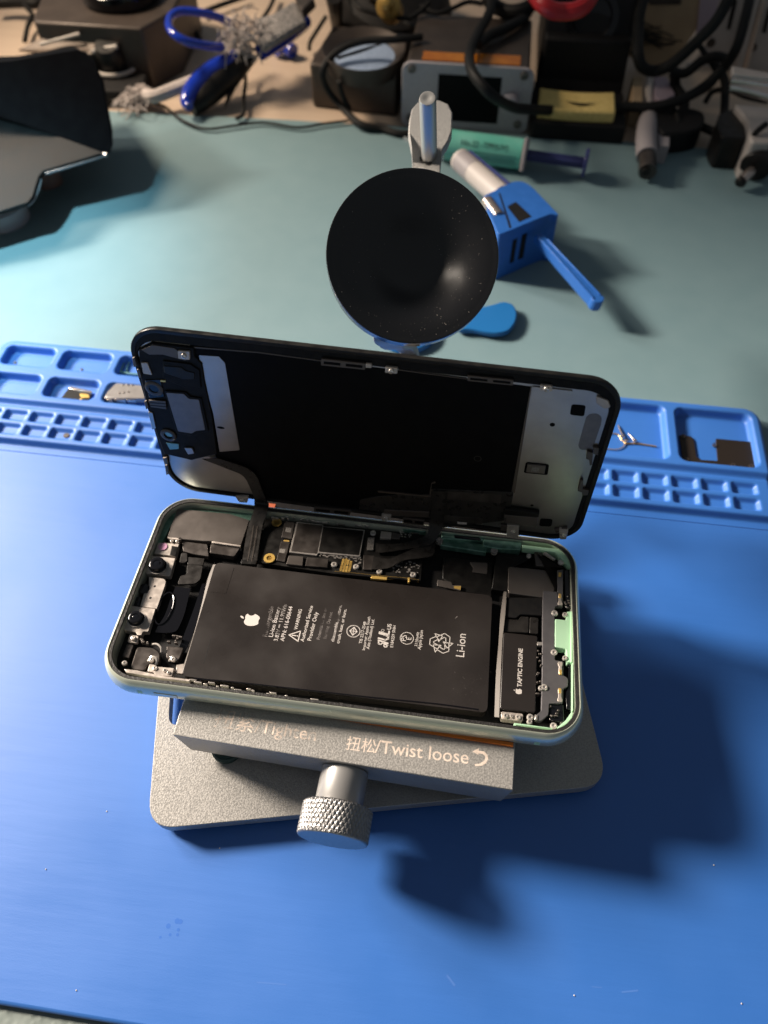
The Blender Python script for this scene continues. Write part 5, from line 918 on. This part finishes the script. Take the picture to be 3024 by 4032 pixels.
m_ = MB(); m_.tube([(-241.84,367.54,21.2),(-241.02,361.13,19.7),(-241.17,353.54,18.2),(-242.68,348.18,17.6)], .6, 8, 4); obj('lip_glint', m_, 'visor_glint', t)
m_ = MB(); m_.lathe((*(-258.23,399.21), -1.2), (0, 0, 1), [(8, 0), (8, 7), (6, 10), (.01, 11)], 20, caps=False); tag(obj('rubber_knob', m_, 'skin_pad'), 'small brown rubber knob under the black hood', 'knob')
m_ = MB(); m_.lathe((*(-270.46,360.8), -1.2), (0, 0, 1), [(15, 0), (15, 9), (11, 12)], 28); tag(obj('lamp_foot', m_, 'grey_plug'), 'grey rounded foot under the lip of the black hood', 'lamp foot')
# ------------------------------------------------------------------ braid, cutters and cables at the back
t = thing('braided_sleeve', 'grey braided cable sleeve with a frayed end lying over the blue grips', 'cable sleeve')
m_ = MB(); L0 = [(-138.13,567.3,34),(-146.76,551.82,33),(-160.6,548.28,30)]; R0_ = [(-128.83,549.17,32),(-137.39,537.88,31),(-150.35,520.56,28)]; 
for k in range(7):
    f = k/6; pts = [Vector(a).lerp(Vector(b), f) for a, b in zip(L0, R0_)]; m_.tube(pts, 3.3, 8, 4)
obj('sleeve', m_, 'braid_grey', t)
m_ = MB(); c = Vector([(-163.1,525.22,32)][0])
for _ in range(260):
    dr = Vector((random.gauss(0, 1), random.gauss(0, 1), random.gauss(0, .6))).normalized(); r0 = random.uniform(3, 9); a = c+Vector((random.gauss(0, 6), random.gauss(0, 8), random.gauss(0, 4)))
    m_.tube([a, a+dr*r0*.5+Vector((0, 0, random.uniform(-1, 3))), a+dr*r0+Vector((random.uniform(-3, 3), random.uniform(-3, 3), random.uniform(-4, 1)))], .42, 4, 3)
obj('frayed_end', m_, 'braid_white', t)
m_ = MB(); m_.sheet([(-135.65,564.38,36),(-129.3,571.49,38),(-121.11,559.16,38),(-127.39,547.42,35)], 6); obj('sleeve_clip', m_, 'shield_dark', t, bevel=.8)
t = thing('side_cutters', 'blue gripped cutters with a black pointed jaw behind the frayed braid', 'pliers')
m_ = MB(); m_.tube([(-176.95,548.37,28),(-183.4,544.77,34),(-193.39,536.75,40),(-204.82,530.1,43),(-208.9,519.19,43),(-203.09,502.55,43),(-193.55,497.4,40),(-184.46,505.83,34),(-175.93,518.22,28)], 2.6, 12, 6); obj('grip', m_, 'blue_grip', t)
m_ = MB(); m_.tube([(-169.18,523.32,22),(-173.72,516.95,20),(-184.04,509.25,16),(-192.57,495.27,12),(-194.8,483.55,9),(-192.25,479.6,8)], lambda s: 3+3.5*math.sin(math.pi*min(1, s*1.1)), 12, 6); obj('grip', m_, 'blue_grip', t)
m_ = MB(); m_.tube([(-162.88,530.39,20),(-168.42,519.65,16),(-178.25,509.01,11),(-186.52,496.62,7),(-194.05,485.73,4)], lambda s: 4+4.5*math.sin(math.pi*s*.9), 12, 6); obj('handle_core', m_, 'black', t)
m_ = MB(); m_.tube([(-162.47,528.69,20),(-166.53,520.86,14),(-170.59,509.65,8),(-173.05,492.34,2)], lambda s: 6*(1-s)+.4, 10, 6); obj('jaw', m_, 'black', t)
m_ = MB(); m_.tube([(-132.78,572.13,24),(-138.71,552.7,24),(-146.6,537.85,23),(-154.27,526.91,22)], 5.0, 12, 6); obj('grip', m_, 'blue_grip', t)
m_ = MB(); m_.tube([(-156.64,573.21,4),(-152.39,578.48,4),(-143.38,573.4,3)], 5.0, 12, 6); obj('grip', m_, 'blue_grip', t)
m_ = MB(); m_.tube([(-175.67,515.35,16),(-188.61,506.31,14),(-205.34,497.81,10),(-219.69,488.79,8)]+[(-229.8,497.68,6),(-232.96,491.58,6)], 4.2, 10, 6); w_b = obj('braided_rope', m_, 'braid_white'); tag(w_b, 'white braided rope with a frayed tip in front of the power box', 'rope')
m_ = MB(); c = Vector([(-224.49,494.24,8)][0]); e_ = Vector([(-239.56,491.16,3)][0])-c
for _ in range(60):
    a = c+Vector((random.gauss(0, 2), random.gauss(0, 2), random.gauss(0, 1.5))); m_.tube([a, a+e_*.5+Vector((random.gauss(0, 4), random.gauss(0, 5), random.uniform(-1, 3))), a+e_*random.uniform(.6, 1.1)+Vector((random.gauss(0, 7), random.gauss(0, 9), random.uniform(-4, 1)))], .4, 4, 3)
obj('frayed_tip', m_, 'braid_white', w_b)
def cable(pts, r, m, label, cat='cable', name='cable', grp=None): tag(obj(name, MB().tube(pts, r, 10, 7), m), label, cat, grp)
GC = 'black cables at the back of the bench'
cable([(-46.52,520.8,40),(-62.93,512.62,41),(-82.79,509.99,40),(-97.63,503.78,36),(-106.15,496.26,28),(-104.91,498,16),(-95.47,495.8,6),(-80.71,481.58,3),(-67.03,481.45,1)]+[(-56.4,477.38,1),(-45.63,477.73,1)], 2.2, 'cable', 'black cable looping round the front of the tip cleaner', grp=GC)
cable([(-95.67,491.88,24),(-94.37,495.14,14),(-90.28,496.88,4)], 1.8, 'cable', 'short black lead hanging down the tip cleaner front', grp=GC)
cable([(-5.69,563.17,50),(-6.33,544.84,46),(-11.51,521.93,44),(-14.96,493.58,45),(-12.59,461.55,50),(-6.15,449.16,48),(1.79,447.94,42),(13.77,461.28,30),(24.43,471.98,24),(40.09,492.35,14),(67.09,497.06,12)]+[(83.24,505.93,12),(99.79,504.06,14),(115.11,505.09,18),(129.83,514.28,22),(140.01,517.86,34),(141.5,510.99,48),(143.17,519.71,60),(146.74,538.51,66)], 3.0, 'cable', 'thick black cable hanging over the grey controller face', grp=GC)
cable([(21.79,605.73,30),(17.19,558.16,40),(5.44,534.82,42),(-4.72,523.16,42),(-10.58,511.75,41)], 3.0, 'cable', 'black cable crossing the top of the controller', grp=GC)
cable([(-9,572.07,44),(-2.8,564.98,42),(5.86,558.04,42),(15.26,557.3,44),(23,565.91,46)], 4.5, 'cable', 'coiled black cable behind the amber tape', grp=GC)
cable([(18.22,491.66,78),(23.17,478.4,78),(29.36,476.18,76),(35.37,478.11,75),(41.59,478.37,76),(46.46,481.29,78),(49.7,490.24,80)], 4.4, 'red_cable', 'red cable looping over the black iron holder')
cable([(87.67,547.12,60),(85.28,537.97,54),(85.79,530.12,46),(86.52,515.02,40),(90.28,512.84,34),(97.91,515.79,30),(105.27,513.5,34),(111.79,511.19,42),(118.75,507.57,54),(124.6,507.46,64),(128.09,509.65,76)], 3.4, 'cable', 'thick black cable looping in front of the tan card', grp=GC)
cable([(111.7,528.65,24),(121.29,529.86,24),(129.1,532.8,30),(136.34,531.08,34),(145.14,534.82,30),(143.16,534.41,22)], 3.0, 'cable', 'black cable loop in front of the grey steel rack', grp=GC)
cable([(139.21,537.86,26),(145.57,529.71,22),(147.15,520.35,16),(146.1,504.48,12)], 2.6, 'cable', 'black cable dropping down beside the steel bar', grp=GC)
cable([(115.51,531.65,24),(118.03,533.13,14),(123.74,522.27,10),(121.5,503.27,8),(123.16,488.13,4)], 3.4, 'cable', 'black cable end bending down to the bench mat edge', grp=GC)
cable([(89.41,516.17,6),(107.4,513.63,6),(122.98,513.21,6),(134.72,499.5,6),(143.91,492.7,6)], 2.6, 'cable', 'black cable lying along the desk behind the grey plug', grp=GC)
cable([(-228.28,495,2),(-213.72,490.78,1),(-197.54,475.56,1),(-179.67,467.18,1),(-163.98,472.18,1),(-144.59,479.19,1),(-121.32,476.08,1),(-104.91,482.7,1),(-89.79,488.43,1)], 0.9, 'cable', 'thin dark lead along the far edge of the bench mat', grp=GC)
cable([(-244.71,653.1,4),(-234.07,619.45,4),(-223.25,598.07,4),(-212.85,579.97,3)], 1.6, 'cable', 'thin lead running under the blue grip loop', grp=GC)
cable([(-225.91,627.24,3),(-214.29,641.67,3),(-199.09,659.14,3)], 1.8, 'cable', 'thin lead running off behind the frayed braid', grp=GC)
cable([(-176.62,664.18,3),(-175.66,642.1,3),(-177.03,622.73,3)], 1.6, 'cable', 'thin lead behind the grey braided sleeve', grp=GC)
cable([(-170.77,540.44,12),(-165.74,522.87,6),(-163.01,504.47,3),(-159.15,486.23,2),(-163.05,481.46,1)], 1.3, 'cable', 'thin lead hanging down from the frayed braid', grp=GC)
cable([(-121.4,591.26,20),(-127.69,588.62,12),(-133.51,587.55,4),(-133.27,580.73,2)], 1.5, 'cable', 'thin lead right of the grey braided sleeve', grp=GC)
cable([(-383.53,610.75,8),(-372.73,613.6,8),(-361.66,612.76,9),(-349.77,609.75,10),(-344.59,617.97,10)], 4.0, 'cable', 'black cable behind the corner of the power box', grp=GC)
cable([(-365.69,619.2,10),(-355.41,606,9),(-348.87,599.62,6),(-347.64,586.62,4),(-341.63,565.33,3)], 1.8, 'cable', 'thin lead along the left side of the power box', grp=GC)
cable([(-120.19,647.36,3),(-111.47,646.7,4),(-101.98,640.5,5),(-96.22,625.32,6)], 2.0, 'cable', 'thin lead behind the tip cleaner', grp=GC)
m_ = MB(); m_.tube([(-111.54,572.3,40),(-111.81,577.91,30),(-114.13,590.8,16),(-114.12,594.82,4)], lambda s: 6-2.5*s, 10, 5); tag(obj('test_probe', m_, 'black'), 'black tapering probe standing right of the grey braid', 'probe')
t = thing('headphone_pouch', 'black lump of gear with a gold tip behind the tip cleaner', 'gear')
m_ = MB(); m_.lathe([(-77.44,618.38,20)][0], (0.1, -.4, 1), [(.01, -25), (38, -22), (44, -6), (36, 12), (18, 20), (.01, 22)], 32, caps=False); obj('body', m_, 'black_matte', t)
m_ = MB(); m_.lathe([(-72.2,552.6,44)][0], (-.1, -.8, .6), [(8, -12), (8, 0), (5, 3), (4.6, 7), (2.6, 9), (.01, 9.4)], 24, caps=False); obj('jack_tip', m_, 'brass_dark', t)
CABLES = {'thin black lead curving over the tip cleaner top': [(-98.44,572.47,40),(-91.82,561.39,38),(-77.27,558.5,36),(-60.38,550.12,38),(-52.45,554.26,40),(-46.1,561.39,44)],
 'thin black lead crossing the controller top from left to right': [(-51.95,560.26,42),(-41.14,555.67,40),(-30.71,558.75,42),(-21.1,564.49,44),(-11.42,562.91,44)],
 'thin black lead dropping between the probe and the black lump': [(-107.35,597.7,30),(-103.3,591.31,24),(-96.24,586.66,18),(-89.75,582.25,16)],
 'thin black lead behind the black lump of gear': [(-85.45,556.87,46),(-77.59,579.27,30),(-62.79,572.6,26),(-52.15,554.52,30),(-47.51,532.32,34)]}
CABLES2 = {'thin black lead sagging in front of the tan card': [(77.9,569.58,50),(80.28,562.7,44),(86.28,554.06,40),(89.88,547.33,34),(88.3,547.04,26)],
 'thin black lead beside the mauve panel': [(122.82,537.34,40),(130.27,534.13,34),(140.46,532.27,24),(139.52,531.66,16),(131.76,530.65,10)],
 'thin black lead tangled under the steel bar': [(170.08,508.01,20),(158.24,516.48,18),(149.22,523.79,18),(141.06,528.57,14),(137.94,525.63,8)],
 'thin black lead hanging at the right of the power plug': [(160.82,468.31,26),(155.43,462.9,24),(155.9,465.59,18),(159.93,466.38,12)],
 'thin black lead behind the small grey socket': [(113.94,512.2,12),(117.34,496.21,12),(116.09,487.71,8),(121.56,486.39,3),(125.13,487.67,5)]}
for lab in CABLES: cable(CABLES[lab], 1.5, 'cable', lab, grp=GC)
for lab in CABLES2: cable(CABLES2[lab], 1.7, 'cable', lab, grp=GC)
# plugs and rack at the right
t = thing('grey_plug', 'grey moulded barrel plug with a ribbed end lying on the mat edge', 'plug')
q = [(97.04,443.94,6),(97.41,458.83,7),(97.52,474.25,8),(99.65,494.72,8),(101.66,507.81,8),(102.19,511.45,8)]
m_ = MB(); m_.tube(q[1:], lambda s: 6.4 if s < .45 else 6.4-3.4*(s-.45)/.55, 20, 5); obj('plug_body', m_, 'grey_plug', t)
m_ = MB(); m_.tube(q[:2], 5.2, 20, 3); obj('plug_tip', m_, 'shield_dark', t); m_ = MB(); m_.tube([(95.67,441.47,7),(96,444.15,7)], 2.2, 12, 2); obj('plug_socket', m_, 'black', t)
cable([(101.5,514.19,9),(101.23,527.67,12),(101.8,539.55,16),(101.28,543.72,20)], 2.6, 'white_plastic', 'off white cable running up behind the grey plug')
m_ = MB(); m_.prism(fillet([(104.78,483.66),(112.02,484.02),(110.39,466.85),(104.19,467.14)], 1), -2.5, 10); t = tag(obj('small_socket', m_, 'grey_plug', bevel=.5), 'small square grey socket beside the barrel plug', 'socket')
m_ = MB(); m_.prism(fillet([(91.14,542.49),(97.97,543.35),(96.05,510.73),(89.53,511.11)], 1), -2.5, 14); tag(obj('tan_connector', m_, 'cardboard', bevel=.6), 'tan block standing left of the off white cable', 'connector')
m_ = MB(); m_.prism(fillet([(105.42,544.29),(113.5,545.3),(117.1,521.86),(107.42,512.16),(103.73,518.96)], 1), -2.5, 14); tag(obj('pale_adapter', m_, 'mauve', bevel=.6), 'pale angular adapter right of the off white cable', 'adapter')
m_ = MB(); m_.prism(fillet([(102.59,502.47),(126.3,511.38),(133.58,507.57),(134.51,499.54),(130.29,486.51),(121.76,480.98),(106.6,476.84),(102.25,488.59)], 3), -2.5, 12); tag(obj('black_adapter', m_, 'black_matte', bevel=1.5), 'black plastic adapter lump right of the grey plug', 'adapter')
t = thing('power_plug', 'black angled power plug with a metal tip at the right edge', 'plug')
m_ = MB(); m_.prism(fillet([(139.97,494.31),(152.43,502.79),(157.95,488.68),(153.26,466.31),(138.34,465.48),(136.71,480.43)], 3), -2.5, 18); m_.tube([(162.54,473.09,12),(162.82,461.9,10),(158.97,452.51,8)], 9, 14, 4); m_.tube([(151.5,443.51,5),(150.25,441.51,4)], 3.4, 12, 2); obj('plug_body', m_, 'black', t, bevel=.8)
m_ = MB(); m_.tube([(157.49,450.98,7),(151.5,443.51,5)], 3.0, 14, 2); obj('metal_tip', m_, 'rack_bar', t)
m_ = MB(); m_.prism([(145.73,488.45),(159.78,490.23),(158.01,476.84),(145.62,475.26)], -2.5, 6); obj('strain_relief', m_, 'cardboard', t, bevel=.8)
m_ = MB(); m_.prism(fillet([(147.64,498.84),(169.99,497.08),(163.65,455.13),(151.97,455.71),(153.11,480.38)], 3), -2.5, 22); tag(obj('grey_housing', m_, 'rack', bevel=2), 'grey metal housing at the right edge behind the power plug', 'housing')
t = thing('steel_rack', 'grey slotted steel rack with a bright bar at the far right', 'rack')
def wall_panel(pts, y, th, m, name, par):   # a vertical panel standing at depth y: (x, height) outline
    b = MB(); b.prism(pts, 0, th); b.v = [(x, y+z, h) for x, h, z in b.v]; return obj(name, b, M[m], par, bevel=.6)
wall_panel([(143.62,47.72),(180.73,49.41),(205.89,-12.7),(173.28,-14.67),(132.6,-5.16),(141.48,0.52),(147.44,21.95)], 600, 3, 'rack', 'slotted_panel', t)
for q in ("1240 310, 1275 310, 1340 0, 1310 -60", "1600 345, 1640 345, 1700 80, 1670 80"):
    pass
wall_panel([(155.41,22.17),(157.95,22.18),(156.39,39.15),(152.97,43.5)], 599, 1, 'black_matte', 'panel_slot', t); wall_panel([(179.2,21.3),(181.92,21.15),(179.5,36.84),(177.08,36.72)], 599, 1, 'black_matte', 'panel_slot', t)
for c in ((148,13.27), (176.6,11.72)):
    b = MB(); b.lathe((c[0], 599.5, c[1]), (0, -1, 0), [(3, 0), (3, .5)], 14); obj('panel_hole', b, 'brown_case', t)
for a, r, m in (("1560 -100", 3.6, 'beige_edge'), ("1610 -100", 2.6, 'rack_bar')):
    pass
u0, u1 = (165.95,48.56), (169.93,-1.18); b = MB(); b.cyl((u0[0], 596, u0[1]), (u1[0], 596, u1[1]), 4.2); obj('rack_upright', b, 'rack', t)
u0, u1 = (168.95,49.44), (174.65,1.28); b = MB(); b.cyl((u0[0], 594, u0[1]), (u1[0], 594, u1[1]), 2.4); obj('rack_upright', b, 'rack_bar', t)
b = MB(); b.tube([(137.96,483.56,40),(148.58,480.41,40),(161.91,473.26,40)], 4.2, 14, 3); b.tube([(136.37,482.24,44),(147.13,480.78,44),(160.88,476.94,44)], 3.4, 14, 3); obj('steel_bar', b, 'rack_bar', t)
b = MB(); b.sheet([(135.36,486.34,46),(160.45,479.33,46),(160.71,475.82,44),(135.89,480.49,44)], 4); obj('bar_bracket', b, 'rack', t, bevel=.8)
t = thing('tan_card', 'tan card panel with dark hairs standing behind the black cable loop', 'card')
wall_panel([(76.4,47.6),(128.56,49.98),(134.29,24.57),(123.96,-0.71),(104.06,-3.14),(86.84,9.89)], 592, 3, 'cardboard', 'card_panel', t)
wall_panel([(95.92,43.86),(117.85,44.88),(119.11,38.75),(98.9,37.49)], 591, 1, 'brown_case', 'card_flap', t)
b = MB()
for _ in range(15):
    p0 = (90.05,30.22); p1 = (131.34,19.26); f = random.random(); x = p0[0]+random.uniform(-4, 12); z = p0[1]+(p1[1]-p0[1])*f
    b.tube([(x, 590.5, z), (x+10, 589.5, z-3-random.uniform(0, 4)), (x+random.uniform(16, 26), 590.8, z-random.uniform(3, 10))], .42, 5, 4)
obj('hair_strand', b, 'black', t)
wall = MB(); wall.prism([(128.43,50.71),(141.82,51.32),(143.03,31.7),(134.6,20.04)], 0, 2); wall.v = [(x, 590+z, h) for x, h, z in wall.v]; tag(obj('mauve_panel', wall, 'mauve', bevel=.6), 'mauve strip panel beside the tan card', 'panel')
